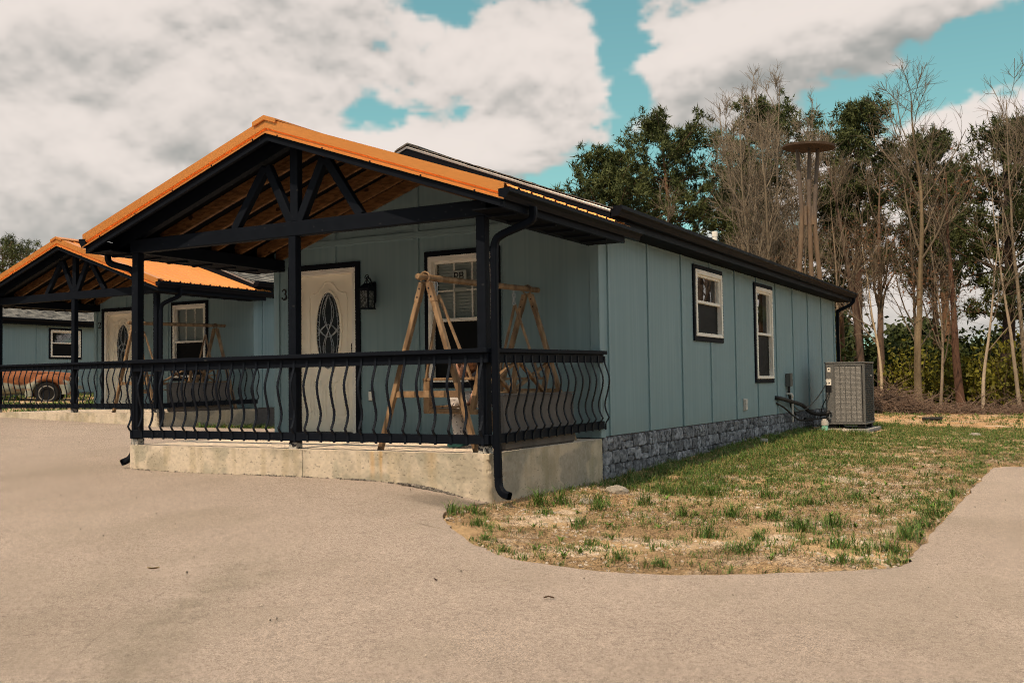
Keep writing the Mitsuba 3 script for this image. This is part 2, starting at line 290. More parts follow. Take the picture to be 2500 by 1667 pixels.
def asphalt_c(p, n, uv):
    big = fbm(p.x*0.55, p.y*0.55, 1, 4); mid = fbm(p.x*3.1, p.y*3.1, 5, 4)
    c = mix((0.286, 0.242, 0.212), (0.376, 0.324, 0.288), big*0.5 + mid*0.5)
    c = mix(c, (0.215, 0.185, 0.150), smoothstep(0.55, 0.80, fbm(p.x*0.8+3, p.y*0.8, 9, 4))*0.30)
    lane = smoothstep(0.42, 0.05, dr.abs((p.x + 0.55*p.y + 2.95) + 0.5*(noise(p.x*1.3, p.y*1.3)-0.5)))*smoothstep(-4.6, -6.0, p.y)
    c = mix(c, (0.20, 0.178, 0.145), lane*0.55*fbm(p.x*9, p.y*9, 2, 3)*1.6)
    s1 = noise(p.x*150, p.y*150, 3); s2 = noise(p.x*300+7, p.y*300, 5); s3 = noise(p.x*62, p.y*62, 1); s4 = noise(p.x*30+9, p.y*30, 6)
    c = mix(c, (0.085, 0.075, 0.066), smoothstep(0.62, 0.18, dr.sqrt(dr.square(p.x+0.10) + dr.square((p.y+2.80)*1.5)) + 0.30*(fbm(p.x*6, p.y*6, 3, 3)-0.5))*0.75)
    c = c*(0.30 + 0.52*s1 + 0.40*s2 + 0.32*s3 + 0.12*s4)
    c = mix(c, (0.11, 0.095, 0.08), smoothstep(0.78, 0.90, s1)*0.6)
    c = mix(c, (0.17, 0.15, 0.125), smoothstep(0.84, 0.95, s3)*0.35)
    c = mix(c, (0.24, 0.21, 0.175), smoothstep(0.50, 0.72, fbm(p.x*2.1, p.y*1.1+5, 14, 4))*0.30)
    c = mix(c, (0.60, 0.52, 0.43), smoothstep(0.86, 0.95, s2)*0.5)
    wob = 0.10*(fbm(p.x*4, p.y*4, 4, 3) - 0.5)
    seam = smoothstep(0.012, 0.0, dr.abs(p.x + 0.55*p.y + 3.33 + wob))*smoothstep(-5.9, -6.5, p.y)
    return mix(c, (0.10, 0.085, 0.07), seam*0.22)
M_ASPH = mat('mat_asphalt', asphalt_c, 0.85, 0.25, bump=lambda p, n, uv: 0.0035*noise(p.x*110, p.y*110, 1) + 0.002*noise(p.x*260, p.y*260, 2))
def soil_c(p, n, uv):
    a = fbm(p.x*1.3, p.y*1.3, 1, 4); b = fbm(p.x*7, p.y*7, 2, 4); s = noise(p.x*95, p.y*95, 4); t = noise(p.x*40, p.y*40, 9)
    c = mix((0.24, 0.168, 0.098), (0.38, 0.285, 0.175), b)
    c = mix(c, (0.46, 0.325, 0.185), smoothstep(0.50, 0.66, a)*0.6)                     # sandy clay
    c = mix(c, (0.52, 0.45, 0.37), smoothstep(0.55, 0.75, fbm(p.x*3+9, p.y*3, 3, 3))*0.6)      # chalky gravel
    c = mix(c, (0.42, 0.245, 0.125), smoothstep(9.0, 12.5, p.y)*smoothstep(0.40, 0.58, fbm(p.x*0.8, p.y*1.3, 7, 3))*0.6)
    c = mix(c, (0.17, 0.105, 0.065), smoothstep(18.5, 21.5, p.y)*0.85)                 # leaf litter under the trees
    return c*(0.70 + 0.34*s + 0.26*t)
M_SOIL = mat('mat_soil', soil_c, 0.95, 0.1, bump=lambda p, n, uv: 0.02*fbm(p.x*22, p.y*22, 3, 4))
def ground_mesh():
    a = np.unique(np.r_[np.linspace(-260, -40, 40), np.linspace(-40, -2, 90), np.linspace(-2, 8, 120), np.linspace(8, 40, 60), np.linspace(40, 260, 40)])
    b = np.unique(np.r_[np.linspace(-120, -14, 30), np.linspace(-14, -5.5, 30), np.linspace(-5.5, 14, 200), np.linspace(14, 45, 90), np.linspace(45, 330, 50)])
    X, Y = np.meshgrid(a, b, indexing='ij'); Z = yard(X, Y)
    n, m = X.shape; i, j = np.meshgrid(np.arange(n-1), np.arange(m-1), indexing='ij'); k = i*m+j
    f = np.stack([k, k+m, k+m+1, k+1], -1).reshape(-1, 4)
    return trimesh.Trimesh(np.stack([X, Y, Z], -1).reshape(-1, 3), np.vstack([f[:, [0, 1, 2]], f[:, [0, 2, 3]]]), process=False)
GROUND = ground_mesh()
single('ground', GROUND, M_SOIL, kind='structure', smooth=True)
def skirt(line, lift, down):
    z = ground(line[:, 0], line[:, 1]); n = len(line)
    v = np.vstack([np.c_[line, z+lift], np.c_[line, z-down]]); i = np.arange(n-1)
    return trimesh.Trimesh(v, np.vstack([np.stack([i, i+1, i+n+1], 1), np.stack([i, i+n+1, i+n], 1)]), process=False)
single('asphalt_driveway', cat([drape(ASPHALT, 0.7, 0.006, 2, 0.012), skirt(_e, 0.006, 0.08)]), M_ASPH, kind='structure', smooth=40)
# ------------------------------------------------------------------ the cottages: one built, the others placed from it
W, L, D = 4.6955, 12.73, 2.43          # house width, house length, porch depth
XC = -2.34                             # ridge line
COT, _ck = [], set()                   # (key below the cottage, shape dict, which views of it are needed: 'all' or 'porch')
def cp(name, mesh, bsdf, smooth=False, need='porch'):
    k = num(name, _ck); COT.append((k, mikit.ply(mesh, bsdf, smooth), need)); return k
WIN2 = (3.18, 4.50, 1.18, 2.25); WIN3 = (6.22, 7.36, 0.575, 2.24); WIN1 = (-2.30, -1.24, 0.583, 2.24)
DOORC = (-4.47, -3.287, 0.0, 2.205)
def hz(x): return 3.43 - 0.372*abs(x-XC)           # top of the house's wall gable
# walls: a core shell, panels on it, battens over the joints
core = unary_union([Polygon([(-W+.03, -0.8), (-.03, -0.8), (-.03, 2.40), (XC, 3.36), (-W+.03, 2.40)])])
cut1 = [sbox(WIN1[0]+.10, WIN1[2]+.10, WIN1[1]-.10, WIN1[3]-.10), sbox(DOORC[0]+.10, -1, DOORC[1]-.10, DOORC[3]-.08)]
cut2 = [sbox(w[0]+.10, w[2]+.10, w[1]-.10, w[3]-.10) for w in (WIN2, WIN3)]
cp('front_wall', prism(core.difference(unary_union(cut1)), 1, 0.03, 0.13), M_SIDE)
cp('side_wall', prism(sbox(0.02, -0.02, L-.02, 2.42).difference(unary_union(cut2)), 0, -0.13, -0.03), M_SIDE, need='all')
cp('far_wall', cat([box(-W+.03, -W+.13, .13, L-.02, -.8, 2.42), prism(core, 1, L-.13, L-.03)]), M_SIDE, need='all')
xs = [-W, -3.7075, -2.42, -1.22, 0.0]
for a, b in zip(xs[:-1], xs[1:]):
    lowp = sbox(a+.002, 0.015, b-.002, 2.44).difference(unary_union(cut1))
    cp('front_wall__panel', prism(lowp, 1, 0.0, 0.032), M_SIDE)
    gable = sbox(a+.002, 2.443, b-.002, 4).intersection(Polygon([(-W, 2.42), (0, 2.42), (0, 2.43), (XC, 3.35), (-W, 2.43)]))
    if gable.area > 0: cp('front_wall__panel', prism(gable, 1, 0.0, 0.032), M_SIDE)
ys = [0.0] + [0.2627 + 1.2249*i for i in range(11)] + [L]
for a, b in zip(ys[:-1], ys[1:]):
    pl = sbox(a+.002, 0.022, b-.002, 2.36).difference(unary_union(cut2))
    cp('side_wall__panel', prism(pl, 0, -0.032, 0.0), M_SIDE, need='all')
for y in ys[1:-1]:
    segs = sbox(y-.019, 0.024, y+.019, 2.345).difference(unary_union([sbox(w[0]-.001, w[2]-.001, w[1]+.001, w[3]+.001) for w in (WIN2, WIN3)]))
    for g in getattr(segs, 'geoms', [segs]): cp('side_wall__batten', box(-.002, .020, g.bounds[0], g.bounds[2], g.bounds[1], g.bounds[3], .003), M_TRIMB, need='all')
cp('side_wall__frieze_board', box(-.002, .017, .09, L, 2.335, 2.43), M_TRIMB, need='all')
cp('side_wall__corner_trim', cat([box(0.0, .022, -.022, .10, .012, 2.36, .003)]), M_TRIMB, need='all')
cp('front_wall__corner_trim', box(-.09, -.0005, -.0225, 0, .012, 2.42, .003), M_TRIMB)
cp('front_wall__corner_trim', cat([box(-W-.0225, -W+.0675, -.022, 0, .012, 2.42, .003), box(-W-.022, -W-.0005, 0, .09, .012, 2.40, .003)]), M_TRIMB)
cp('front_wall__band', box(-W+.07, -.0905, -.021, 0, 2.424, 2.503, .003), M_TRIMB)
for x in (-3.709, -2.42, -1.22):
    z1 = hz(x)-.12
    cp('front_wall__batten', box(x-.032, x+.032, -.018, .0, 2.5035, z1, .003), M_TRIMB)
    z0 = 2.2055 if x in (-3.709,) else .03
    if x == -1.22: continue
    cp('front_wall__batten', box(x-.032, x+.032, -.018, .0, z0, 2.4235, .003), M_TRIMB)
# foundation: moulded stones set in a dark bed (seen on the side wall)
cp('foundation', cat([box(-W+.04, -.012, .02, L-.03, -1.0, .018)]), M_MORTAR, need='all')
rs = np.random.default_rng(11)
def stone(y0, y1, z0, z1):
    n = 11; g = 0.001
    w, h = (y1-y0)-2*g, (z1-z0)-2*g
    ang = np.sort((np.arange(n)+rs.uniform(-.25, .25, n))*2*math.pi/n)
    c, s = np.cos(ang), np.sin(ang)
    k = 1/np.maximum(np.abs(c)**7 + np.abs(s)**7, 1e-9)**(1/7)
    P = np.c_[c*k*w/2, s*k*h/2]*rs.uniform(.93, 1.07, (n, 1))
    cy, cz = (y0+y1)/2, (z0+z1)/2; dep = rs.uniform(.005, .016)
    tilt = rs.uniform(-.04, .04, 2)
    r0 = np.c_[np.full(n, -.02), P[:, 0]+cy, P[:, 1]+cz]
    r1 = np.c_[dep*.55 + P @ tilt, P[:, 0]*.97+cy, P[:, 1]*.97+cz]
    r2 = np.c_[dep + P @ tilt*1.3 + rs.normal(0, .003, n), P[:, 0]*.90+cy, P[:, 1]*.87+cz]
    V = np.vstack([r0, r1, r2, [[dep+.004, cy, cz]]]); i = np.arange(n); j = (i+1) % n
    F = np.vstack([np.stack([i, j, n+j], 1), np.stack([i, n+j, n+i], 1), np.stack([n+i, n+j, 2*n+j], 1), np.stack([n+i, 2*n+j, 2*n+i], 1), np.stack([2*n+i, 2*n+j, i*0+3*n], 1)])
    return trimesh.Trimesh(V, F, process=False)
count = 0
rows = [(.010, -.145), (-.145, -.30), (-.30, -.46)]
for (zt, zb) in rows:
    y = 0.05
    while y < 11.4 and count < 296:
        zg = ground(0, y)
        if zt < zg - .03: y += .3; continue
        w = rs.uniform(.12, .27)
        if rs.random() < .45:
            zm = zb + (zt-zb)*rs.uniform(.36, .64); k = rs.uniform(.4, .6)
            parts_ = [(y, y+w, zm, zt), (y, y+w, zb, zm)] if rs.random() < .5 else [(y, y+w*k, zb, zt), (y+w*k, y+w, zm, zt), (y+w*k, y+w, zb, zm)]
        else: parts_ = [(y, y+w, zb, zt)]
        for a, b, c_, d_ in parts_:
            cp('foundation__stone', stone(a, b, c_, d_), STONES[rs.integers(3)], 28, need='near'); count += 1
        y += w
# windows
def window(kind, w, grid, name='window'):
    """kind 'side': on the x=0 wall, w=(y0,y1,z0,z1); 'front': on the y=0 wall, w=(x0,x1,z0,z1)."""
    a0, a1, z0, z1 = w; need = 'all' if kind == 'side' else 'porch'
    def M(u0, u1, d0, d1, za, zb, c=0.003):          # d: distance proud of the wall
        return box(d0, d1, u0, u1, za, zb, c) if kind == 'side' else box(u0, u1, -d1, -d0, za, zb, c)
    win = cp(name, cat([M(a0, a1, -.0, .026, z1-.085, z1), M(a0, a1, -.0, .026, z0, z0+.085), M(a0, a0+.07, 0, .0255, z0+.086, z1-.086), M(a1-.07, a1, 0, .0255, z0+.086, z1-.086)]), M_BLACK, need=need)
    f0, f1, g0, g1 = a0+.06, a1-.06, z0+.07, z1-.065
    zm = g0 + (g1-g0)*(.52 if kind == 'side' and z0 > 1 else .49)
    fr = [M(f0, f0+.058, -.06, .040, g0, g1), M(f1-.058, f1, -.06, .040, g0, g1), M(f0+.059, f1-.059, -.06, .0405, g1-.062, g1), M(f0+.059, f1-.059, -.06, .0405, g0, g0+.048),
          M(f0+.059, f1-.059, -.05, .020, zm-.020, zm+.020), M(f0+.059, f0+.085, -.05, .010, zm+.021, g1-.063), M(f1-.085, f1-.059, -.05, .010, zm+.021, g1-.063), M(f0+.059, f1-.059, -.05, .0095, g1-.092, g1-.063)]
    cp(win + '__frame', cat(fr), M_WHITE, need=need)
    i0, i1 = f0+.085, f1-.085
    def sheet(u0, u1, d, za, zb):
        v = np.array([(d, u0, za), (d, u1, za), (d, u1, zb), (d, u0, zb)]) if kind == 'side' else np.array([(u0, -d, za), (u1, -d, za), (u1, -d, zb), (u0, -d, zb)])
        return trimesh.Trimesh(v, [[0, 1, 2], [0, 2, 3]], process=False)
    cp(win + '__pane', sheet(i0, i1, -.012, zm+.02, g1-.09), M_PANE, need=need)
    cp(win + '__screen', M(f0+.058, f1-.058, -.034, -.030, g0+.046, zm-.018, 0), M_SCREEN, need=need)
    if grid:
        mu = []
        for k in (1, 2): u = i0 + (i1-i0)*k/3; mu.append(M(u-.009, u+.009, -.028, -.016, zm+.021, g1-.093, 0))
        zq = (zm+g1-.07)/2; mu.append(M(i0, i1, -.0285, -.0165, zq-.009, zq+.009, 0))
        cp(win + '__muntin', cat(mu), M_WHITE, need=need)
    # blind slats and the dim room behind them
    sl = []
    z = zm - .015
    while z < g1-.09:
        sl.append(beam(*( ((-.075, i0, z), (-.075, i1, z)) if kind == 'side' else ((i0, .075, z), (i1, .075, z)) ), .004, .043, up=((.55, 0, .83) if kind == 'side' else (0, -.55, .83)))); z += .040
    if grid or kind == 'front': cp(win + '__blind', cat(sl), M_BLIND, need=need)
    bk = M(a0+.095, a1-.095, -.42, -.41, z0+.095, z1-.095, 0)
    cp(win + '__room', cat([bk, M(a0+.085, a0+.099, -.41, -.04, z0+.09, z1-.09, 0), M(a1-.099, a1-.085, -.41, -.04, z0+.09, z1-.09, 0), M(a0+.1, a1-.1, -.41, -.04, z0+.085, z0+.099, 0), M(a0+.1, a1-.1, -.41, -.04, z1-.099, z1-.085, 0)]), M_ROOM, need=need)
    return win
window('side', WIN2, False); window('side', WIN3, False)
_w1 = window('front', WIN1, True)
cp(_w1 + '__sticker', box(-1.915, -1.722, .014, .016, 1.83, 1.99), M_STICKER, need='near')
def text(s, h, depth, bold=True): return meshkit.text_mesh(s, h, depth, bold)
t = text('PB', .085, .002); t.apply_translation([-(t.bounds[0]+t.bounds[1])[0]/2, -(t.bounds[0]+t.bounds[1])[1]/2, 0]); t.apply_transform(trimesh.transformations.rotation_matrix(math.pi/2, [1, 0, 0])); t.apply_translation([-1.825, .0135, 1.925])
cp(_w1 + '__lettering', t, M_INK, need='near')
cp(_w1 + '__note', box(-1.90, -1.72, .0145, .0155, 1.738, 1.777), M_STICKER, need='near')
# front door
cp('door', box(-4.325, -3.425, .065, .10, .035, 2.07, .004), M_DOOR)
cp('door__casing', cat([box(-4.47, -3.287, -.024, .0, 2.115+.02, 2.205, .003), box(-4.47, -4.395, -.0235, 0, .0, 2.1345, .003), box(-3.362, -3.287, -.0235, 0, .0, 2.1345, .003)]), M_BLACK)
cp('door__jamb', cat([box(-4.394, -4.327, -.012, .13, .0, 2.134, .003), box(-3.423, -3.363, -.012, .13, .0, 2.134, .003), box(-4.3265, -3.4235, -.0115, .13, 2.072, 2.1345, .003), box(-3.437, -3.4235, .045, .064, .03, 2.07)]), M_WHITE)
cp('door__threshold', box(-4.346, -3.444, -.03, .12, .0, .033, .004), M_BMETAL)
OX, OZ, OA, OB = -3.858, 1.345, .194, .496
def oval(a, b, n=56): th = np.arange(n)*2*math.pi/n; return np.c_[OX+a*np.cos(th), OZ+b*np.sin(th)]
cp('door__glass', prism(oval(OA, OB), 1, .058, .066), M_GLASSD)
cp('door__glass_rim', cat([prism(Polygon(oval(OA+.032, OB+.032)).difference(Polygon(oval(OA, OB))), 1, .046, .066)]), M_DOOR, 30)
def came(f, n=26, r=.0055):
    tt = np.linspace(0, 1, n); p = np.array([f(t) for t in tt]); ok = ((p[:, 0]/OA)**2+(p[:, 1]/OB)**2) <= 1.0
    p = p[ok]
    return tube(np.c_[OX+p[:, 0], np.full(len(p), .057), OZ+p[:, 1]], r, 5) if len(p) > 2 else None
cm = []
for s in (-1, 1):
    cm.append(came(lambda t: (s*OA*.80*math.cos(math.pi*(t-.5)), OB*.985*math.sin(math.pi*(t-.5)))))
    for k, amp in ((1, .30), (1, .46)):
        cm.append(came(lambda t: (s*OA*amp*math.sin(2*math.pi*(t-.5)), OB*1.0*(t-.5)*1.9), 40))
    for k in (.10, .18):
        cm.append(came(lambda t: (OA*(2*t-1), s*(OB*k - OB*(k+.16)*math.sin(math.pi*t))*1.0), 30))
    for zz in (-.62, -.42, -.24, .24, .42, .62):
        x0 = .80*math.sqrt(1-zz*zz/.97)*OA; x1 = OA*math.sqrt(1-zz*zz); cm.append(came(lambda t: (s*(x0+(x1-x0)*t*.98), zz*OB+.004*t), 4))
    cm.append(came(lambda t: (OA*.86*math.sin(math.pi*(t-.5)), s*(OB*.60+OB*.33*math.cos(math.pi*(t-.5)))), 26))
cp('door__glass_cames', cat([c for c in cm if c is not None]), M_CAME, True)
def bead(pts, r=.010): return tube(np.array([(x, .063, z) for x, z in pts]), r, 6)
mol = []
xl, xr = -4.165, -3.555
bell = [(xl, z) for z in (.62+.25, 1.0, 1.3, 1.6, 1.80)] + [(xl+.02, 1.82), (xl+.09, 1.825), (xl+.15, 1.86), (xl+.21, 1.93), (OX-.05, 1.972), (OX, 1.978), (OX+.05, 1.972), (xr-.21, 1.93), (xr-.15, 1.86), (xr-.09, 1.825), (xr-.02, 1.82)] + [(xr, z) for z in (1.80, 1.6, 1.3, 1.0, .87)]
mol.append(bead(bell))
for s, xe in ((-1, xl), (1, xr)):
    xi = OX + s*.055
    o = [(xe, .20), (xi, .20), (xi, .66)] + [(OX+s*(.055+.05*k), .66+.11*(k/4)**1.6) for k in range(1, 5)] + [(xe, .79), (xe, .20)]
    mol.append(bead(o, .008))
    o2 = [(xe-s*.05, .255), (xi+s*.05, .255), (xi+s*.05, .63), (xi+s*.14, .68), (xe-s*.05, .72), (xe-s*.05, .255)]
    mol.append(bead(o2, .006))
cp('door__moulding', cat(mol), M_DOOR, True)
cp('door__handle', cat([box(-3.485, -3.442, .045, .066, 1.05, 1.17, .008), tube([(-3.465, .045, .95), (-3.465, .01, .95)], .011, 8), sphere((-3.465, -.005, .95), (.026, .02, .026))]), M_IRON, 30)
# house roof
def roofline(s): return (XC, 3.525), (XC + s*2.645, 2.505)
for s in (-1, 1):
    A, B = roofline(s)
    cp('roof', slope([(-.30, -.02), (13.08, -.02), (13.08, -.045), (-.30, -.045)], A, B), M_DSOFF, need='all')
    rr = np.random.default_rng(20+s); ms = []; n = 19
    for i in range(n):
        f0, f1 = i/n, (i+1.25)/n
        a = (A[0]+(B[0]-A[0])*f0, A[1]+(B[1]-A[1])*f0); b = (A[0]+(B[0]-A[0])*min(f1, 1.012), A[1]+(B[1]-A[1])*min(f1, 1.012))
        y = -.315 - rr.uniform(0, .012); off = rr.uniform(0, .17)
        y0 = y
        while y0 < 13.08:
            y1 = min(y0 + (.17*rr.integers(1, 4) if y0 > y else off+.08), 13.095)
            t_ = rr.uniform(.000, .006)
            q = np.array([(a[0], y0, a[1]-.018), (a[0], y1, a[1]-.018), (b[0], y1, b[1]-.004+t_), (b[0], y0, b[1]-.004+t_), (b[0], y1, b[1]-.016), (b[0], y0, b[1]-.016)])
            m_ = trimesh.Trimesh(q, [[0, 1, 2], [0, 2, 3], [3, 2, 4], [3, 4, 5], [0, 3, 5], [1, 4, 2]], process=False)
            ms.append(m_); y0 = y1 + .002
    k = cp('roof__shingles', cat(ms), M_SHINGLE, need='all')
    cp('roof__rake_board', slope([(-.305, -.046), (-.28, -.046), (-.28, -.20), (-.305, -.20)], A, (B[0]-s*.01, B[1]+.004)), M_BMETAL, need='all')
    cp('roof__drip_edge', slope([(-.312, -.030), (-.306, -.030), (-.306, -.052), (-.316, -.060), (-.316, -.040)], A, (B[0]-s*.004, B[1]+.002)), M_GREYTRIM, need='all')
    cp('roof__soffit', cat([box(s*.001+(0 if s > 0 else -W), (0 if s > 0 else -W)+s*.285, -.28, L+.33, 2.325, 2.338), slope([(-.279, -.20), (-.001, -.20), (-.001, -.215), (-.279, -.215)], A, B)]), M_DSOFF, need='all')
    cp('roof__fascia', box((0 if s > 0 else -W)+s*.286, (0 if s > 0 else -W)+s*.305, -.28, L+.35, 2.325, 2.475), M_BMETAL, need='all')
    X0 = (0 if s > 0 else -W)
    gut = [(0, 2.505), (.006, 2.505), (.006, 2.408), (.075, 2.408), (.092, 2.452), (.118, 2.478), (.118, 2.505), (.104, 2.505), (.104, 2.485), (.083, 2.465), (.066, 2.416), (.012, 2.416), (.0, 2.40), (.078, 2.40), (.099, 2.447), (.126, 2.472), (.126, 2.512), (.0, 2.512)]
    gp = Polygon([(X0+s*(.306+u), z) for u, z in [(0, 2.51), (0, 2.40), (.078, 2.40), (.099, 2.447), (.126, 2.472), (.126, 2.512), (.112, 2.512), (.112, 2.48), (.088, 2.456), (.068, 2.412), (.008, 2.412), (.008, 2.51)]])
    cp('gutter', cat([prism(gp, 1, -.30, L+.36), prism(Polygon(list(gp.exterior.coords)[:7]).convex_hull, 1, -.304, -.30), prism(Polygon(list(gp.exterior.coords)[:7]).convex_hull, 1, L+.36, L+.364)]), M_BMETAL, need='all')
cp('roof__ridge_cap', cat([slope([(-.30, .012), (13.08, .012), (13.08, -.004), (-.30, -.004)], (XC, 3.528), (XC+s*.16, 3.528-.16*.386)) for s in (-1, 1)]), M_SHINGLE, need='all')
cp('vent_pipe', cat([tube([(-.60, 6.14, 2.7), (-.60, 6.14, 3.11)], .042, 16), tube([(-.60, 6.14, 3.03), (-.60, 6.14, 3.115)], .049, 16)]), M_WHITE, 30)
def dsec(w=.072, d=.052, c=.012):
    return [(-w/2+c, -d/2), (w/2-c, -d/2), (w/2, -d/2+c), (w/2, d/2-c), (w/2-c, d/2), (-w/2+c, d/2), (-w/2, d/2-c), (-w/2, -d/2+c)]
cp('downspout', cat([sweep(dsec(), smooth_path([(.36, L+.20, 2.41), (.36, L+.20, 2.33), (.28, L+.15, 2.24), (.08, L+.06, 2.13), (.045, L+.045, 2.03), (.042, L+.045, 1.2), (.042, L+.045, -.3), (.05, L+.045, -.42)], 5), (0, 1, .01))]), M_BMETAL, 40)
# ------------------------------ porch
cp('porch_slab', cat([prism([(-4.626, 0), (-2.149, 0), (-2.149, -1.1), (-4.626, -1.1)], 1, -2.452, -.002)]), M_CONC)
# the corner by the driveway is chipped, so its section is cut a little ragged
def slab_right():
    m = box(-2.141, .012, -2.452, .012, -1.1, 0); v, f = trimesh.remesh.subdivide_to_size(m.vertices, m.faces, .06, max_iter=20)
    m = trimesh.Trimesh(v, f); v = np.array(m.vertices)
    c = np.exp(-((v[:, 0]-.012)/.03)**2 - ((v[:, 1]+2.452)/.03)**2)*(v[:, 2] < -.06)
    k = meshkit.fbm(v*[18, 18, 26], 3, 5)
    v[:, 0] -= c*.035*k*(v[:, 0] > -.2); v[:, 1] += c*.035*k
    side = (np.abs(v[:, 0]-.012) < 1e-3) & (v[:, 2] < -.02)
    v[side, 0] += .012*(meshkit.fbm(v[side]*[5, 5, 8], 4, 9)-.5)
    return trimesh.Trimesh(v, m.faces, process=False)
cp('porch_slab__section', slab_right(), M_CONC, 25)
cp('porch_slab__joint', box(-2.1488, -2.1412, -2.444, -.01, -1.0, -.006), M_MORTAR)
cp('porch_slab__floor', box(-4.62, .006, -2.446, -.004, -.01, .002), M_FLOOR)
for x in (-4.625, -2.333, -.1115):
    p = cp('post', box(x, x+.092, -2.43, -2.338, .05, 2.145, .004), M_BLACK)
    cp(p + '__bracket', box(x-.003, x+.095, -2.433, -2.335, .0, .068, .002), M_BRACKET)
cp('tie_beam', box(-4.66, .0, -2.43, -2.34, 2.147, 2.296, .006), M_BLACK)
for x in (-4.628, -.1085): cp('side_beam', box(x, x+.09, -2.338, .0, 2.1475, 2.2955, .006), M_BLACK)
KX = -2.262
def pz(x): return 3.255 - .345*abs(x-XC)           # top of the porch roof
cp('king_post', box(KX-.050, KX+.050, -2.425, -2.345, 2.2965, pz(KX)-.12, .004), M_BLACK)
for s in (-1, 1):
    cp('brace', beam((KX+s*.055, -2.385, 2.29), (KX+s*.37, -2.385, 2.90), .076, .088, (1, 0, 0), .004), M_BLACK)
    cp('brace', beam((KX+s*.83, -2.385, 2.285), (KX+s*.40, -2.385, 2.895), .0745, .088, (1, 0, 0), .004), M_BLACK)
for s in (-1, 1):
    A = (XC, 3.255); B = (XC+s*2.685, 3.255-.345*2.685)
    E_ = (XC+s*2.30, 3.255-.345*2.30)
    for i, y in enumerate((-2.02, -1.62, -1.22, -.82, -.42, -.062)):
        cp('rafter', slope([(y, -.04), (y+.040, -.04), (y+.040, -.185), (y, -.185)], A, E_), M_RAFTER)
    for y in (-2.43,): cp('rafter', slope([(y+.002, -.04), (y+.088, -.04), (y+.088, -.185), (y+.002, -.185)], A, (XC+s*2.6, 3.255-.345*2.6)), M_BLACK)
    cp('fascia', slope([(-2.725, -.05), (-2.69, -.05), (-2.69, -.185), (-2.725, -.185)], A, B), M_BLACK)
    cp('fascia', box(B[0]-s*.05, B[0]-s*.012, -2.69, .0, 2.145, 2.285), M_BLACK)
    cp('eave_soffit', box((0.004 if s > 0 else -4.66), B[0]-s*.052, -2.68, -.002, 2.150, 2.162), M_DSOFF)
    for y in np.arange(-2.42, -.1, .40): cp('rafter_tail', box((-.015 if s > 0 else -4.655), B[0]-s*.055, y, y+.038, 2.128, 2.149), M_BLACK)
    # roofing sheets: rib-and-pan section, three to a slope
    y0, wsh = -2.74, .955
    for k in range(3):
        top = []
        for q in range(4):
            yb = y0 + k*wsh + q*wsh/4
            top += [(yb, .003), (yb+.016, .030), (yb+.042, .030), (yb+.058, .003), (yb+.105, .003), (yb+.114, .015), (yb+.128, .015), (yb+.137, .003), (yb+.170, .003), (yb+.179, .015), (yb+.193, .015), (yb+.202, .003)]
        top.append((y0+(k+1)*wsh-.001, .003))
        poly = top + [(y, w-.003) for y, w in top[::-1]]
        cp('porch_roof' if k == 0 and s < 0 else 'porch_roof__sheet', slope(poly, A, (B[0]+s*.02, B[1]-.345*.02)), M_ORANGE)
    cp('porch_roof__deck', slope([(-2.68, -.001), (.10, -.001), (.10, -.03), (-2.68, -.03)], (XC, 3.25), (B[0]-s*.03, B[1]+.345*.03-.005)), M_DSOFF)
    rk = [(-2.60, .034), (-2.752, .034), (-2.752, -.062), (-2.730, -.076), (-2.730, -.094), (-2.756, -.102), (-2.756, -.116), (-2.748, -.116), (-2.748, -.106), (-2.722, -.098), (-2.722, -.070), (-2.744, -.056), (-2.744, .028), (-2.60, .028)]
    cp('porch_roof__rake_trim', slope(rk, A, (B[0]+s*.022, B[1]-.345*.022)), M_ORANGE)
    for q in (.06, .27, .48, .69, .90): cp('porch_roof__screw', box(A[0]+(B[0]-A[0])*q-.008, A[0]+(B[0]-A[0])*q+.008, -2.760, -2.754, A[1]+(B[1]-A[1])*q-.117, A[1]+(B[1]-A[1])*q-.101, .003), M_IRON)
    gx = B[0]
    gq = Polygon([(gx+s*u, z) for u, z in [(-.03, 2.30), (-.03, 2.205), (.03, 2.205), (.048, 2.245), (.078, 2.272), (.078, 2.308), (.066, 2.308), (.066, 2.28), (.04, 2.252), (.022, 2.214), (-.022, 2.214), (-.022, 2.30)]])
    end = Polygon(list(gq.exterior.coords)[:7]).convex_hull
    cp('gutter', cat([prism(gq, 1, -2.752, .33), prism(end, 1, -2.756, -2.752), prism(end, 1, .33, .334)]), M_BMETAL)
cp('porch_roof__ridge_cap', cat([slope([(-2.775, .056), (.10, .056), (.10, .040), (-2.775, .040)], (XC, 3.258), (XC+s*.15, 3.258-.345*.15)) for s in (-1, 1)] + [slope([(-2.775, .040), (-2.765, .040), (-2.765, .008), (-2.775, .013)], (XC, 3.258), (XC+s*.15, 3.258-.345*.15)) for s in (-1, 1)]), M_ORANGE)
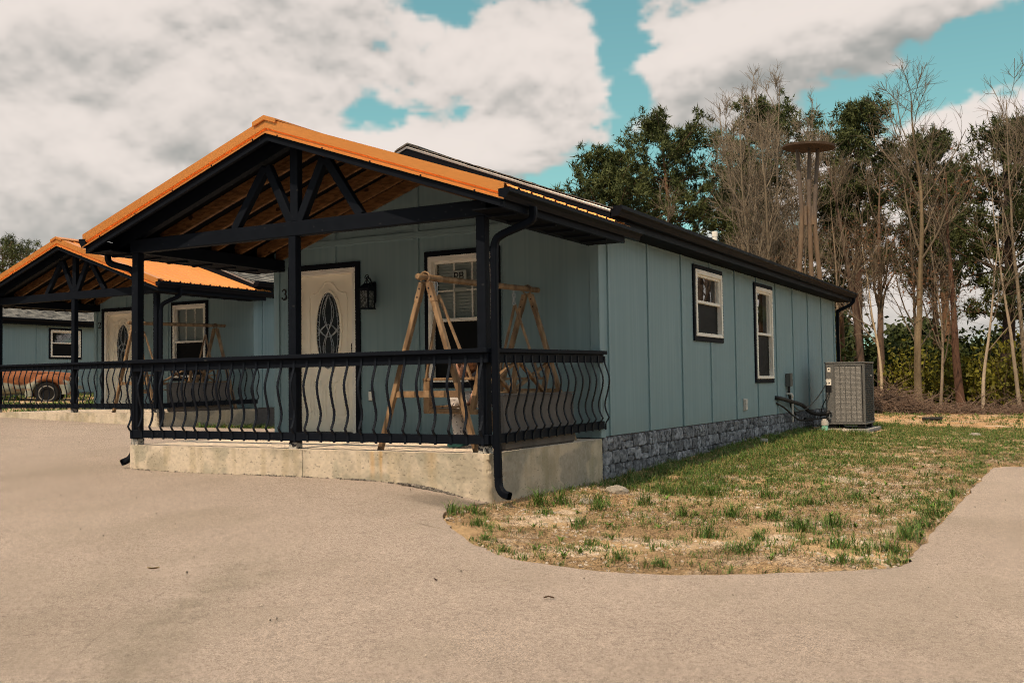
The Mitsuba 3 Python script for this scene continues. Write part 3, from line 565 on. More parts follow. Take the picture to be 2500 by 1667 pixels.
# downspouts of the porch
rp = smooth_path([(.385, -2.25, 2.21), (.385, -2.25, 2.13), (.35, -2.27, 2.07), (.14, -2.37, 1.97), (.075, -2.40, 1.90), (.066, -2.41, 1.75)], 5)
rp2 = np.vstack([rp, [(.064, -2.41, 1.0), (.070, -2.41, .2), (.078, -2.41, -.18)], smooth_path([(.080, -2.41, -.22), (.092, -2.42, -.29), (.14, -2.44, -.345), (.22, -2.46, -.365)], 4)])
ds = cp('downspout', sweep(dsec(.068, .056), rp2, (0, 1, .01)), M_BMETAL, 40)
cp(ds + '__strap', cat([sweep(dsec(.074, .062), [(.066, -2.41, z), (.066, -2.41, z+.03)], (0, 1, .01)) for z in (1.72, .06)] + [sweep(dsec(.072, .060), [(.078, -2.41, -.20), (.079, -2.41, -.19)], (0, 1, .01))]), M_BMETAL)
lp = smooth_path([(-5.01, -2.44, 2.21), (-5.01, -2.44, 2.12), (-4.96, -2.43, 2.05), (-4.73, -2.37, 1.98), (-4.672, -2.35, 1.90), (-4.668, -2.35, 1.7)], 5)
lp2 = np.vstack([lp, [(-4.668, -2.35, 1.0), (-4.668, -2.35, .1), (-4.672, -2.36, -.06)], smooth_path([(-4.676, -2.37, -.10), (-4.69, -2.40, -.15), (-4.705, -2.45, -.180), (-4.715, -2.49, -.19)], 4)])
cp('downspout', sweep(dsec(.068, .056), lp2, (0, 1, .01)), M_BMETAL, 40)
# railings
rail = cp('railing', cat([box(-4.635, .034, -2.52, -2.385, .905, .945, .004), box(-4.605, .018, -2.472, -2.4305, .815, .9045, .003), box(-4.605, .016, -2.4715, -2.4305, .085, .169, .003)]), M_BLACK)
def bal_path():
    return [(0, .885), (0, .835), (.004, .80), (.026, .74), (.050, .67), (.056, .62), (.046, .55), (.022, .46), (.000, .39), (-.004, .345), (.006, .29), (.030, .235), (.044, .212), (.030, .185), (.008, .160), (.002, .14), (0, .075)]
bs = [(-.0125, -.0045), (.0125, -.0045), (.0125, .0045), (-.0125, .0045)]
for i in range(28):
    x = -4.578 + .1681*i
    pth = [(x, -2.4765-o, z) for o, z in bal_path()]
    cp(rail + '__baluster', sweep(bs, pth, (0, 1, .0)) , M_IRON)
def rise(m, k=.011):
    v = np.array(m.vertices); v[:, 2] += k*(v[:, 1]+2.43); return trimesh.Trimesh(v, m.faces, process=False)
for sx, xf in ((1, .0),):                                 # the left side is open, the way in
    r2 = cp('railing', rise(cat([box(xf-.055 if sx > 0 else xf-.08, xf+.080 if sx > 0 else xf+.055, -2.384, .045 if sx > 0 else -.0, .9045, .9445, .004), box(xf, xf+.0405, -2.428, .035 if sx > 0 else 0, .8145, .904, .003), box(xf, xf+.0405, -2.428, .035 if sx > 0 else 0, .0855, .1695, .003)])), M_BLACK)
    for i in range(14):
        y = -2.185 + .1715*i
        if sx < 0 and y > -.05: continue
        if sx < 0: pth = [(xf-.0045-o, y, z) for o, z in bal_path()]
        else: pth = [(xf+.045+o, y, z) for o, z in bal_path()]
        cp(r2 + '__baluster', rise(sweep(bs, pth, (1, 0, .0))), M_IRON)
def digit(ch):
    """Serif figures as flat plates."""
    if ch == '3':
        def arc(cx, cz, r, a0, a1, n=20): th = np.radians(np.linspace(a0, a1, n)); return np.c_[cx+r*np.cos(th), cz+r*np.sin(th)]
        up_ = arc(0, .035, .030, 165, -80); lo = arc(0, -.030, .037, 85, -165)
        g = unary_union([LineString(up_[i:i+3]).buffer(.0045+.006*math.sin(math.pi*min(i/17, 1))**2) for i in range(len(up_)-2)] + [LineString(lo[i:i+3]).buffer(.0045+.007*math.sin(math.pi*min(i/17, 1))**2) for i in range(len(lo)-2)] + [Point(up_[1]).buffer(.009), Point(lo[-2]).buffer(.010)])
    else:
        th = np.radians(np.linspace(170, -35, 20)); top = np.c_[.033*np.cos(th), .033+.033*np.sin(th)]
        tail = np.array([(.027, .014), (.010, -.015), (-.015, -.040), (-.036, -.058)])
        g = unary_union([LineString(top[i:i+3]).buffer(.005+.006*(i/18)) for i in range(18)] + [LineString(tail).buffer(.0065), Point(top[1]).buffer(.010), Polygon([(-.042, -.066), (.040, -.066), (.044, -.036), (.036, -.036), (.030, -.050), (-.03, -.050)])])
    g = g.simplify(.0008)
    return cat([prism(Polygon(q.exterior), 1, -.012, -.0005) for q in getattr(g, 'geoms', [g])])
def place_cottage(off, need, label, number=None, group='grey blue cottages along the driveway'):
    k = thing('cottage', label, 'house', group); M = T().translate([float(v) for v in off])
    for sub, shape, nd in COT:
        if nd in need:
            scene[k + '__' + sub] = {**shape, 'to_world': M} if any(off) else shape
    if number:
        m = digit(number); m.apply_translation([-4.552+off[0], off[1], 1.846+off[2]]); part(k, 'house_number', m, M_INK)
    return k
H2 = (-9.73, 4.90, .193); H1 = (-26.33, 9.31, .52)
C3 = place_cottage((0, 0, 0), ('all', 'porch', 'near'), 'nearest grey blue cottage with orange metal porch roof and the number 3 beside its door', '3')
C2 = place_cottage(H2, ('all', 'porch'), 'second grey blue cottage with orange porch roof and number 2, behind the left porch post', '2')
C1 = place_cottage(H1, ('all',), 'farthest cottage at the left edge, only its grey side wall and shingle roof showing')
# ------------------------------------------------------------------ porch swings
SW = []
def sp(name, mesh, bsdf, smooth=False):
    k = num(name, _sk); SW.append((k, mikit.ply(mesh, bsdf, smooth))); return k
_sk = set()
for i, y in enumerate((-2.30, -.32)):
    ax, az = (-.752, 1.59) if i == 0 else (-.715, 1.615)
    for s in (-1, 1):
        foot = (ax + s*.548, y, -.01); top = (ax + s*.035, y, az)
        f = np.array(foot); g = np.array(top); d = g-f
        lg = sp('leg', beam(f, f+d*.885, .046, .056, (0, 1, 0), .004), M_SWING)
        sp(lg + '__bracket', beam(f+d*.8855, f+d*1.0, .052, .062, (0, 1, 0), .004), M_SWING)
        sp(lg + '__bolts', cat([tube([f+d*q+[0, -.033, 0], f+d*q+[0, -.029, 0]], .009, 8) for q in (.915, .965)]), M_IRON)
        if s < 0: pass
    sp('cross_bar', beam((ax-.362, y+.005, .535), (ax+.362, y+.005, .535), .030, .062, (0, 0, 1), .003), M_SWING)
    sp('strap_ring', cat([tube([(ax+.052*math.cos(t), y-.01, az+.052+.05*math.sin(t)) for t in np.linspace(0, 2*math.pi, 17)], .009, 6)]), M_SWING, True)
bm = np.array([(-.758, -2.42, 1.640), (-.715, -.07, 1.682)])
sp('top_beam', tube([bm[0]+[0, -.012, 0], bm[0], bm[1], bm[1]+[0, .012, 0]], [.022, .031, .031, .022], 16), M_SWING, 40)
for y in (-2.12, -.58):
    x = -.748
    ring = lambda z, r, ax_: tube([(x + (r*.55*math.cos(t) if ax_ else 0), y + (0 if ax_ else r*.55*math.cos(t)), z + r*math.sin(t)) for t in np.linspace(0, 2*math.pi, 13)], .006, 5)
    sp('chain', cat([tube([(x, y, 1.655), (x, y, 1.60)], .007, 6), ring(1.585, .028, True), ring(1.545, .028, False), ring(1.508, .026, True)]), M_CAME, True)
yA, yB = -2.02, -.62
for y in (yA, yB):
    hx, hz_ = -.748, 1.49; yo = y + (-.06 if y == yA else .06)
    sp('hanger', beam((hx, yo, hz_), (-.405, y-.03, .672), .020, .032, (0, 1, 0), .003), M_SWING)
    sp('hanger', beam((hx, yo, hz_), (-.925, y-.03, .672), .020, .032, (0, 1, 0), .003), M_SWING)
    sp('arm_rest', box(-.965, -.375, y-.035, y+.035, .664, .690, .004), M_SWING)
    sp('arm_post', box(-.962, -.892, y-.030, y+.030, .345, .6635, .004), M_SWING)
    sp('seat_rail', beam((-.90, y, .372), (-.36, y, .362), .048, .050, (0, 0, 1), .012), M_SWING)
    sp('back_post', beam((-.425, y, .345), (-.310, y, .85), .045, .055, (0, 1, 0), .004), M_SWING)
sp('back_post', beam((-.425, (yA+yB)/2, .345), (-.310, (yA+yB)/2, .85), .045, .055, (0, 1, 0), .004), M_SWING)
for i in range(5):
    sp('seat_slat', box(-.955+.108*i, -.955+.108*i+.09, yA-.025, yB+.025, .3985, .418, .003), M_SWING)
sp('back_rail', beam((-.305, yA-.03, .865), (-.305, yB+.03, .865), .040, .056, (0, 0, 1), .004), M_SWING)
sp('back_rail', beam((-.395, yA, .52), (-.395, yB, .52), .030, .050, (0, 0, 1), .004), M_SWING)
ym = (yA+yB)/2
for a, b in ((yA+.03, ym-.03), (ym+.03, yB-.03)):
    sp('back_brace', beam((-.392, a, .545), (-.318, b, .835), .028, .042, (1, 0, 0), .003), M_SWING)
    sp('back_brace', beam((-.372, b, .545), (-.298, a, .835), .028, .042, (1, 0, 0), .003), M_SWING)
def place_swing(off, label):
    k = thing('porch_swing', label, 'swing', 'wooden swings on the cottage porches'); M = T().translate([float(v) for v in off])
    for sub, sh in SW: scene[k+'__'+sub] = {**sh, 'to_world': M} if any(off) else sh
place_swing((0, 0, 0), 'wooden A-frame bench swing on the near porch beside the window, a child sitting on it')
place_swing(H2, 'empty wooden A-frame bench swing on the porch of the cottage numbered 2')

# padded mats standing on edge behind the side railings
def fabric_c(p, n, uv):
    v = fbm(p.y*9, p.z*1.6, 2, 3)
    return mix((0.075, 0.072, 0.072), (0.165, 0.155, 0.15), v*0.7 + 0.3*fbm(p.y*60, p.z*60, 1, 2))
M_FAB = mat('mat_grey_fabric', fabric_c, 0.85, 0.2, bump=lambda p, n, uv: 0.006*fbm(p.y*6, p.z*2, 3, 3))
def mat_panel(off):
    m = box(-.115, -.018, -2.12, -.60, .004, .53, .035); v, f = trimesh.remesh.subdivide_to_size(m.vertices, m.faces, .07, max_iter=20)
    m = trimesh.Trimesh(v, f); v = np.array(m.vertices); b = (meshkit.fbm(np.c_[v[:, 0]*0, v[:, 1]*3.4, v[:, 2]*2.2], 3, 6)-.5)
    v[:, 0] += .035*b*np.clip(v[:, 2]/.4, 0, 1); v[:, 2] += .012*(meshkit.fbm(v*[0, 4, 0]+3, 2, 2)-.5)*(v[:, 2] > .4)
    v[:, 0] -= .05*np.clip(v[:, 2]-.05, 0, 1)
    return trimesh.Trimesh(v+np.array(off), m.faces, process=False)
for off, lab in (((0, 0, 0), 'dark grey padded mat standing on edge behind the near side railing'), (H2, 'grey padded mat behind the side railing of the cottage numbered 2')):
    k = thing('padded_mat', lab, 'mat', 'padded mats behind the side railings')
    part(k, 'cover', mat_panel(off), M_FAB, True)
    part(k, 'seam', tube([np.array(off)+(-.018, y, .532-.012*abs(math.sin(y*4))) for y in np.linspace(-2.1, -.62, 12)], .006, 6), M_FAB, True)

# ------------------------------------------------------------------ the child on the swing
def chain(bones, ref=.02, it=8, extra=()):
    """Continuous limb surface: hulls of spheres along bones ((p, r), (q, s)), smoothed."""
    S = lambda p, r: manifold3d.Manifold.sphere(float(r), 20).translate([float(c) for c in p])
    ms = [manifold3d.Manifold.batch_hull([S(*a), S(*b)]) for a, b in bones] + list(extra)
    m = manifold3d.Manifold.batch_boolean(ms, manifold3d.OpType.Add).refine_to_length(ref).to_mesh()
    t = trimesh.Trimesh(m.vert_properties[:, :3], m.tri_verts, process=True)
    return trimesh.smoothing.filter_taubin(t, iterations=it)
M_SKIN = mat('mat_skin', lambda p, n, uv: mix((0.50, 0.27, 0.19), (0.58, 0.33, 0.24), fbm(p.x*30, p.y*30, p.z*30, 2)), 0.5, 0.4)
M_HAIR = mat('mat_brown_hair', lambda p, n, uv: mix((0.07, 0.028, 0.012), (0.16, 0.065, 0.026), noise(p.x*160, p.y*160, p.z*40)), 0.5, 0.4)
M_SHIRT = mat('mat_navy_shirt', (0.012, 0.014, 0.022), 0.8, 0.2)
def print_c(p, n, uv):
    f1, f2, w = voronoi(p.x*26 + p.y*9, p.z*26 + p.y*19)
    return mix((0.62, 0.60, 0.60), (0.04, 0.045, 0.07), smoothstep(0.19, 0.13, f1)*smoothstep(0.35, 0.45, w))
M_TROUS = mat('mat_star_print_trousers', print_c, 0.8, 0.2, bump=lambda p, n, uv: 0.012*fbm(p.x*12, p.y*12, p.z*22, 3))
M_SHOE = mat('mat_teal_shoe', (0.04, 0.17, 0.17), 0.6, 0.3)
yc = -1.80
V = np.array
hipL, hipR = V((-.43, yc-.075, .485)), V((-.43, yc+.075, .485))
kneL, kneR = V((-.70, yc-.085, .475)), V((-.70, yc+.080, .470))
ankL, ankR = V((-.665, yc-.085, .105)), V((-.70, yc+.085, .105))
chest, neck = V((-.465, yc, .66)), V((-.525, yc, .715))
shL, shR = V((-.465, yc-.125, .675)), V((-.465, yc+.125, .675))
elL, elR = V((-.405, yc-.165, .575)), V((-.42, yc+.17, .575))
haL, haR = V((-.475, yc-.165, .455)), V((-.53, yc+.12, .52))
head = V((-.610, yc-.03, .782))
pk = thing('person', 'child in a navy shirt and white star print trousers leaning forward on the wooden swing', 'person')
def hand(w, fwd, dn, side):
    """Palm, four bent fingers of unequal length and a thumb from the palm's side."""
    fwd, dn = V(fwd, float), V(dn, float); s = np.cross(fwd, dn); B = []
    p0, p1 = w, w + fwd*.045
    for k in range(4):
        B.append(((w+s*(.012-.006*k), .010), (p1+s*(.018-.012*k), .009)))
        L_ = (.024, .027, .025, .019)[k]; b = p1+s*(.018-.012*k)
        B += [((b, .0062), (b+fwd*L_*.7+dn*L_*.5, .0056)), ((b+fwd*L_*.7+dn*L_*.5, .0056), (b+fwd*L_*.7+dn*L_*1.5, .0048))]
    t0 = w + fwd*.012 + s*side*.018
    B += [((t0, .008), (t0+s*side*.016+fwd*.018, .0066)), ((t0+s*side*.016+fwd*.018, .0066), (t0+s*side*.012+fwd*.034+dn*.01, .0056))]
    return B
bones = [((neck, .034), (head+V((.02, 0, -.05)), .036)), ((head+V((.02, 0, .01)), .088), (head+V((-.01, 0, .02)), .086)), ((head+V((-.02, 0, -.03)), .070), (head+V((-.035, 0, -.062)), .040)),
         ((neck, .036), (chest, .06)), ((shL, .036), (elL, .030)), ((elL, .030), (haL, .020)), ((shR, .036), (elR, .030)), ((elR, .030), (haR, .020)), ((chest, .085), (V((-.43, yc, .50)), .085)),
         ((hipL, .06), (kneL, .045)), ((hipR, .06), (kneR, .045)), ((kneL, .045), (ankL, .028)), ((kneR, .045), (ankR, .028)), ((chest, .06), (shL, .036)), ((chest, .06), (shR, .036))]
nose = head + V((-.095, 0, -.012))
bones += [((nose+V((.012, 0, .022)), .010), (nose+V((-.004, 0, -.006)), .012))]
for s in (-1, 1):
    e = head + V((.012, s*.088, -.005)); bones += [((e+V((0, 0, .014)), .012), (e+V((-.004, 0, -.016)), .009))]
    bones += [((head+V((-.078, s*.018, -.052)), .010), (head+V((-.080, 0, -.050)), .012))]
bones += hand(haL, (-.85, 0, -.53), (.53, 0, -.85), -1) + hand(haR, (-.9, -.2, -.3), (.3, 0, -.95), 1)
part(pk, 'body', chain(bones, .014, 6), M_SKIN, True)
eyes = cat([sphere(head+V((-.079, s*.033, .008)), (.010, .013, .009), 1) for s in (-1, 1)])
part(pk, 'eyes', eyes, M_INK, True)
hb = [((head+V((.035, 0, .035)), .088), (head+V((.005, 0, .062)), .082)), ((head+V((.045, 0, .0)), .075), (head+V((.055, 0, -.05)), .045)), ((head+V((-.035, 0, .082)), .050), (head+V((-.058, -.02, .062)), .030)), ((head+V((-.02, -.07, .055)), .030), (head+V((-.01, -.082, .015)), .016)), ((head+V((-.02, .07, .055)), .030), (head+V((-.01, .082, .015)), .016))]
hm = chain(hb, .014, 4); hv = np.array(hm.vertices); hv += hm.vertex_normals*(.010*(meshkit.fbm(hv*[60, 60, 25], 3, 4)-.5))[:, None]
part(pk, 'hair', trimesh.Trimesh(hv, hm.faces, process=False), M_HAIR, True)
part(pk, 'shirt', chain([((chest, .102), (V((-.425, yc, .50)), .108)), ((chest, .085), (neck+V((.012, 0, -.03)), .055)), ((chest, .08), (shL, .052)), ((chest, .08), (shR, .052)), ((shL, .052), (shL+(elL-shL)*.75, .045)), ((shR, .052), (shR+(elR-shR)*.75, .045))], .018, 6), M_SHIRT, True)
tl = [((hipL, .088), (kneL, .068)), ((hipR, .088), (kneR, .068)), ((kneL, .068), (ankL+V((0, 0, .035)), .048)), ((kneR, .068), (ankR+V((0, 0, .035)), .048)), ((ankL+V((0, 0, .03)), .050), (ankL+V((0, 0, .012)), .044)), ((ankR+V((0, 0, .03)), .050), (ankR+V((0, 0, .012)), .044)), ((hipL, .09), (hipR, .09)), ((V((-.42, yc, .49)), .095), (V((-.42, yc, .52)), .098))]
tm = chain(tl, .016, 6); tv = np.array(tm.vertices); tv += tm.vertex_normals*(.014*(meshkit.fbm(tv*[14, 14, 30], 3, 8)-.5))[:, None]
part(pk, 'trousers', trimesh.Trimesh(tv, tm.faces, process=False), M_TROUS, True)
for a in (ankL, ankR):
    part(pk, 'shoe', chain([((a+V((.02, 0, -.055)), .036), (a+V((-.10, 0, -.068)), .028)), ((a+V((0, 0, -.02)), .036), (a+V((.0, 0, -.05)), .038))], .014, 4), M_SHOE, True)

# ------------------------------------------------------------------ fittings on the walls
scene['mat_rain_glass'] = {'type': 'bumpmap', 'tex': proc(lambda p, n, uv: 0.004*fbm(p.x*120, p.y*120, p.z*60, 2)), 'scale': 1.0, 'bsdf': {'type': 'thindielectric', 'int_ior': 1.5}}
M_RAIN = mat('mat_seeded_glass', lambda p, n, uv: mix((0.05, 0.06, 0.065), (0.22, 0.24, 0.25), smoothstep(0.45, 0.7, fbm(p.x*90+p.y*90, p.z*55, 1, 2))), 0.15, 0.7)
lx, ly = -3.085, -.135
k = thing('wall_lantern', 'black carriage lantern with seeded glass on the wall right of the door', 'lantern')
part(k, 'back_plate', box(lx-.045, lx+.045, -.022, -.001, 1.66, 1.925, .006), M_IRON)
part(k, 'arm', tube(smooth_path([(lx, -.02, 1.88), (lx, -.07, 1.955), (lx, ly, 1.975), (lx, ly, 1.90)], 5), .009, 8), M_IRON, True)
part(k, 'loop', tube([(lx+.03*math.cos(t), ly, 1.975+.03*math.sin(t)) for t in np.linspace(0, 2*math.pi, 17)], .0055, 6), M_IRON, True)
part(k, 'scroll', cat([tube(smooth_path([(lx+s*.062, ly, 1.865), (lx+s*.04, ly, 1.895), (lx+s*.03, ly, 1.925), (lx+s*.008, ly, 1.935)], 4), .006, 6) for s in (-1, 1)]), M_IRON, True)
part(k, 'cap', cat([prism2([(-1, -1), (1, -1), (1, 1), (-1, 1)], lambda p: np.c_[lx+p[:, 0]*.082, ly+p[:, 1]*.082, p[:, 0]*0+1.835], lambda p: np.c_[lx+p[:, 0]*.030, ly+p[:, 1]*.030, p[:, 0]*0+1.895]), box(lx-.078, lx+.078, ly-.078, ly+.078, 1.80, 1.8345)]), M_IRON)
fr = [box(lx+sx*.062-.008, lx+sx*.062+.008, ly+sy*.062-.008, ly+sy*.062+.008, 1.59, 1.80) for sx in (-1, 1) for sy in (-1, 1)]
part(k, 'frame', cat(fr + [box(lx-.078, lx+.078, ly-.078, ly+.078, 1.575, 1.59)]), M_IRON)
for s in (-1, 1):
    part(k, 'pane', box(lx-.054, lx+.054, ly+s*.062-.002, ly+s*.062+.002, 1.59, 1.80), M_RAIN)
    part(k, 'pane', box(lx+s*.062-.002, lx+s*.062+.002, ly-.054, ly+.054, 1.59, 1.80), M_RAIN)
M_GREYBOX = mat('mat_grey_plastic', (0.10, 0.105, 0.105), 0.5, 0.4)
M_PVCW = mat('mat_white_pvc', (0.55, 0.53, 0.50), 0.4, 0.4)
M_RUBBER = mat('mat_black_rubber', (0.011, 0.011, 0.013), 0.55, 0.4)
k = thing('outlet_box', 'grey outlet box on the wall between the door and the swing', 'outlet')
part(k, 'plate', box(-3.155, -3.085, -.022, -.001, .43, .56, .004), M_GREYBOX); part(k, 'cover', box(-3.148, -3.092, -.045, -.0225, .44, .55, .008), M_WHITE)
k = thing('outlet_cover', 'white plastic outlet cover low on the side wall below the tall window', 'outlet cover')
part(k, 'base', box(.001, .022, 5.50, 5.62, .145, .335, .008), M_PVCW); part(k, 'lid', cat([box(.0225, .046, 5.512, 5.608, .245, .325, .010), box(.0225, .046, 5.512, 5.608, .155, .235, .010)]), M_PVCW)
k = thing('electrical_box', 'dark grey electrical disconnect box on the side wall near the air conditioner', 'electrical box')
part(k, 'case', box(.001, .085, 8.19, 8.36, .50, .735, .006), M_GREYBOX); part(k, 'lid', box(.0855, .097, 8.185, 8.365, .505, .742, .004), M_GREYBOX)
part(k, 'conduit', cat([tube(smooth_path([(.045, 8.24, .50), (.045, 8.25, .36), (.05, 8.42, .10), (.08, 8.62, -.02)], 5), .017, 8), tube(smooth_path([(.045, 8.31, .50), (.045, 8.33, .34), (.06, 8.48, .20)], 5), .013, 8)]), M_RUBBER, True)
k = thing('condensate_pipe', 'thin white pipe bending out of the side wall and down by the black hoses', 'pipe')
part(k, 'pipe', tube(smooth_path([(.0, 8.21, .365), (.08, 8.21, .365), (.105, 8.22, .35), (.11, 8.225, .32), (.11, 8.225, -.14)], 4), .019, 10), M_PVCW, True)
part(k, 'elbow', tube([(.07, 8.21, .365), (.098, 8.214, .362), (.112, 8.222, .335), (.112, 8.225, .30)], .024, 10), M_PVCW, True)
k = thing('insulated_hose', 'black insulated hose running from the side wall to the air conditioner', 'hose')
part(k, 'sleeve', tube(smooth_path([(-.01, 7.46, .31), (.06, 7.55, .30), (.11, 8.2, .225), (.12, 8.8, .16), (.13, 9.10, .10), (.17, 9.25, .02), (.30, 9.36, -.035), (.44, 9.42, -.03), (.52, 9.455, .005)], 6), [.036]*49, 10), M_RUBBER, True)
part(k, 'valve', cat([tube([(.52, 9.44, .0), (.52, 9.50, .0)], .026, 10), tube([(.50, 9.44, -.115), (.50, 9.50, -.115)], .024, 10), tube([(.50, 9.45, -.10), (.515, 9.45, -.01)], .012, 8)]), M_CAME, 40)
part(k, 'line', cat([tube(smooth_path([(.0, 7.50, .22), (.08, 7.8, .12), (.13, 8.4, -.08), (.16, 8.9, -.14), (.34, 9.35, -.12), (.50, 9.45, -.115)], 5), .016, 8), tube([(.16, 8.98, -.12), (.24, 9.18, -.135)], .034, 10)]), M_RUBBER, True)
k = thing('power_cable', 'thin grey cable looping up to the air conditioner panel', 'cable')
part(k, 'cable', tube(smooth_path([(.07, 8.55, .12), (.10, 8.8, .05), (.14, 9.05, .06), (.20, 9.2, .12), (.33, 9.36, .30), (.43, 9.44, .48), (.455, 9.478, .52)], 6), .011, 8), M_GREYBOX, True)
part(k, 'cable', tube(smooth_path([(.515, 9.47, .50), (.50, 9.46, .36), (.43, 9.42, .20), (.38, 9.40, .08), (.36, 9.38, -.1)], 6), .010, 8), M_RUBBER, True)

# ------------------------------------------------------------------ air conditioner
M_ACB = mat('mat_ac_paint', lambda p, n, uv: mix((0.120, 0.124, 0.126), (0.140, 0.144, 0.146), fbm(p.x*3, p.y*3, p.z*3, 3)), 0.42, 0.45)
M_ACL = mat('mat_ac_louvre', lambda p, n, uv: mix((0.150, 0.155, 0.158), (0.125, 0.130, 0.133), fbm(p.x*9, p.y*3, p.z*5, 3)), 0.45, 0.4)
M_ACD = mat('mat_ac_coil', (0.012, 0.013, 0.016), 0.6, 0.3)
ax0, ax1, ay0, ay1, az0, az1 = .43, 1.155, 9.50, 10.45, -.235, .915
k = thing('air_conditioner', 'grey louvred air conditioner on a pad by the far end of the side wall', 'air conditioner')
part(k, 'coil', box(ax0+.03, ax1-.03, ay0+.03, ay1-.03, az0+.03, az1+.004), M_ACD)
cor = lambda x, y: box(x-.022, x+.022, y-.022, y+.022, az0+.041, az1-.001, .010)
part(k, 'cabinet', cat([box(ax0, ax1, ay0, ay1, az0, az0+.04, .008)] + [cor(ax0+.022, ay1-.022), cor(ax1-.022, ay0+.022), cor(ax1-.022, ay1-.022)]), M_ACB)
part(k, 'top', cat([box(ax0-.012, ax1+.012, ay0-.012, ay1+.012, az1, az1+.028, .012)]), M_ACB)
part(k, 'service_panel', box(ax0, ax0+.165, ay0, ay0+.20, az0+.041, az1-.001, .006), M_ACB)
lo = []
gx0, gx1 = ax0+.18, ax1-.060
for c_ in range(5):
    u0 = gx0 + (gx1-gx0)*c_/5; u1 = gx0 + (gx1-gx0)*(c_+1)/5
    lo.append(box(u1-.012, u1+.0, ay0+.004, ay0+.016, az0+.06, az1-.04))
    for r in range(44):
        z = az0+.07 + (az1-az0-.115)*r/44
        lo.append(beam((u0+.004, ay0+.012, z), (u1-.014, ay0+.012, z), .003, .0225, (0, .35, .94)))
part(k, 'louvres', cat(lo), M_ACL); labels[k+'__louvres'] = {'kind': 'stuff'}
part(k, 'inner_panel', box(gx0, gx1, ay0+.022, ay0+.027, az0+.06, az1-.04), M_ACL)
part(k, 'grille_frame', cat([box(gx0-.012, gx1+.014, ay0+.001, ay0+.02, az1-.045, az1-.002), box(gx0-.012, gx1+.014, ay0+.001, ay0+.02, az0+.042, az0+.062), box(gx0-.013, gx0+.003, ay0+.0, ay0+.02, az0+.062, az1-.045)]), M_ACB)
sg = []
for i in range(18): y = ay0+.06+(ay1-ay0-.12)*i/17; sg.append(box(ax1-.012, ax1-.006, y-.003, y+.003, az0+.05, az1-.03))
for i in range(26): z = az0+.06+(az1-az0-.10)*i/25; sg.append(box(ax1-.0125, ax1-.0065, ay0+.05, ay1-.05, z-.003, z+.003))
part(k, 'side_grille', cat(sg), M_GREYBOX); labels[k+'__side_grille'] = {'kind': 'stuff'}
part(k, 'sticker', box(.478, .534, ay0-.0025, ay0-.0005, .76, .842), M_WHITE)
part(k, 'sticker', box(.438, .543, ay0-.0025, ay0-.0005, .505, .621), M_WHITE)
part(k, 'sticker_print', cat([box(.492, .520, ay0-.0035, ay0-.0026, .79, .825), box(.488, .524, ay0-.0035, ay0-.0026, .535, .56), box(.450, .470, ay0-.0035, ay0-.0026, .53, .562)]), M_GREYBOX)
part(k, 'wiring_recess', box(.438, .548, ay0-.0035, ay0-.0006, .37, .500), M_ACD)
part(k, 'badge', box(ax1-.005, ax1-.001, 10.15, 10.24, .66, .70), M_PVCW)
for x, y in ((.53, 9.62), (1.06, 9.62), (.53, 10.33), (1.06, 10.33)):
    part(k, 'foot', box(x-.07, x+.07, y-.07, y+.07, -.315, az0-.001, .01), M_RUBBER)
k = thing('equipment_pad', 'flat grey pad under the air conditioner', 'pad')
part(k, 'slab', box(.26, 1.24, 9.33, 10.66, -.375, -.316, .006), mat('mat_pad_grey', (0.24, 0.245, 0.245), 0.7, 0.2))
k = thing('sewer_cleanout', 'mint green pipe stub with a white cap in the grass before the air conditioner', 'pipe')
part(k, 'pipe', tube([(.52, 8.95, -.6), (.52, 8.95, -.20)], .058, 18), mat('mat_mint_pvc', (0.30, 0.66, 0.52), 0.4, 0.4), 40)
part(k, 'cap', cat([tube([(.52, 8.95, -.225), (.52, 8.95, -.165)], .070, 18), tube([(.52, 8.95, -.165), (.52, 8.95, -.14)], .060, 18), box(.49, .55, 8.92, 8.98, -.142, -.112)]), M_PVCW, 40)
k = thing('plastic_tag', 'small white notched plastic piece lying in the grass at the wall shadow', 'tag')
_z = float(ground(.36, 5.36))
part(k, 'tag', prism([(-.055, 0), (-.04, .02), (-.02, .004), (0, .024), (.02, .004), (.04, .022), (.055, 0), (.055, .062), (-.055, .066)], 1, -.01, .01).apply_translation([.36, 5.36, _z+.03]), M_PVCW)
k = thing('drain_pipe', 'short black corrugated drain pipe lying in the far grass', 'pipe')
_z = float(ground(1.65, 15.08))+.05
part(k, 'pipe', tube([(1.46+.01*i, 15.0+.005*i, _z) for i in range(40)], [.046+.006*(i % 2) for i in range(40)], 12), M_RUBBER, 30)
M_ROCK = mat('mat_rock', lambda p, n, uv: mix((0.20, 0.19, 0.17), (0.42, 0.39, 0.34), fbm(p.x*30, p.y*30, p.z*30, 3)), 0.9, 0.2)
def rock(seed, x, y, r):
    m = trimesh.creation.icosphere(subdivisions=3); v = np.array(m.vertices); v *= (0.72+.56*meshkit.fbm(v*1.4+seed*7, 3, seed))[:, None]
    v = v*r*[1.25, 1, .62]; v[:, 2] += float(ground(x, y))+r*.15; v[:, :2] += (x, y); return trimesh.Trimesh(v, m.faces, process=False)
single('rock', rock(1, .52, -.80, .10), M_ROCK, 'grey rock lying in the shade at the foundation corner', 'rock', smooth=True)
single('rock', rock(2, .62, -1.72, .06), M_ROCK, 'small pale rock among the grass tufts by the porch side', 'rock', smooth=True)
single('rock', rock(3, 2.98, 9.9, .08), M_ROCK, 'pale stone lying in the far lawn right of the air conditioner', 'rock', smooth=True)

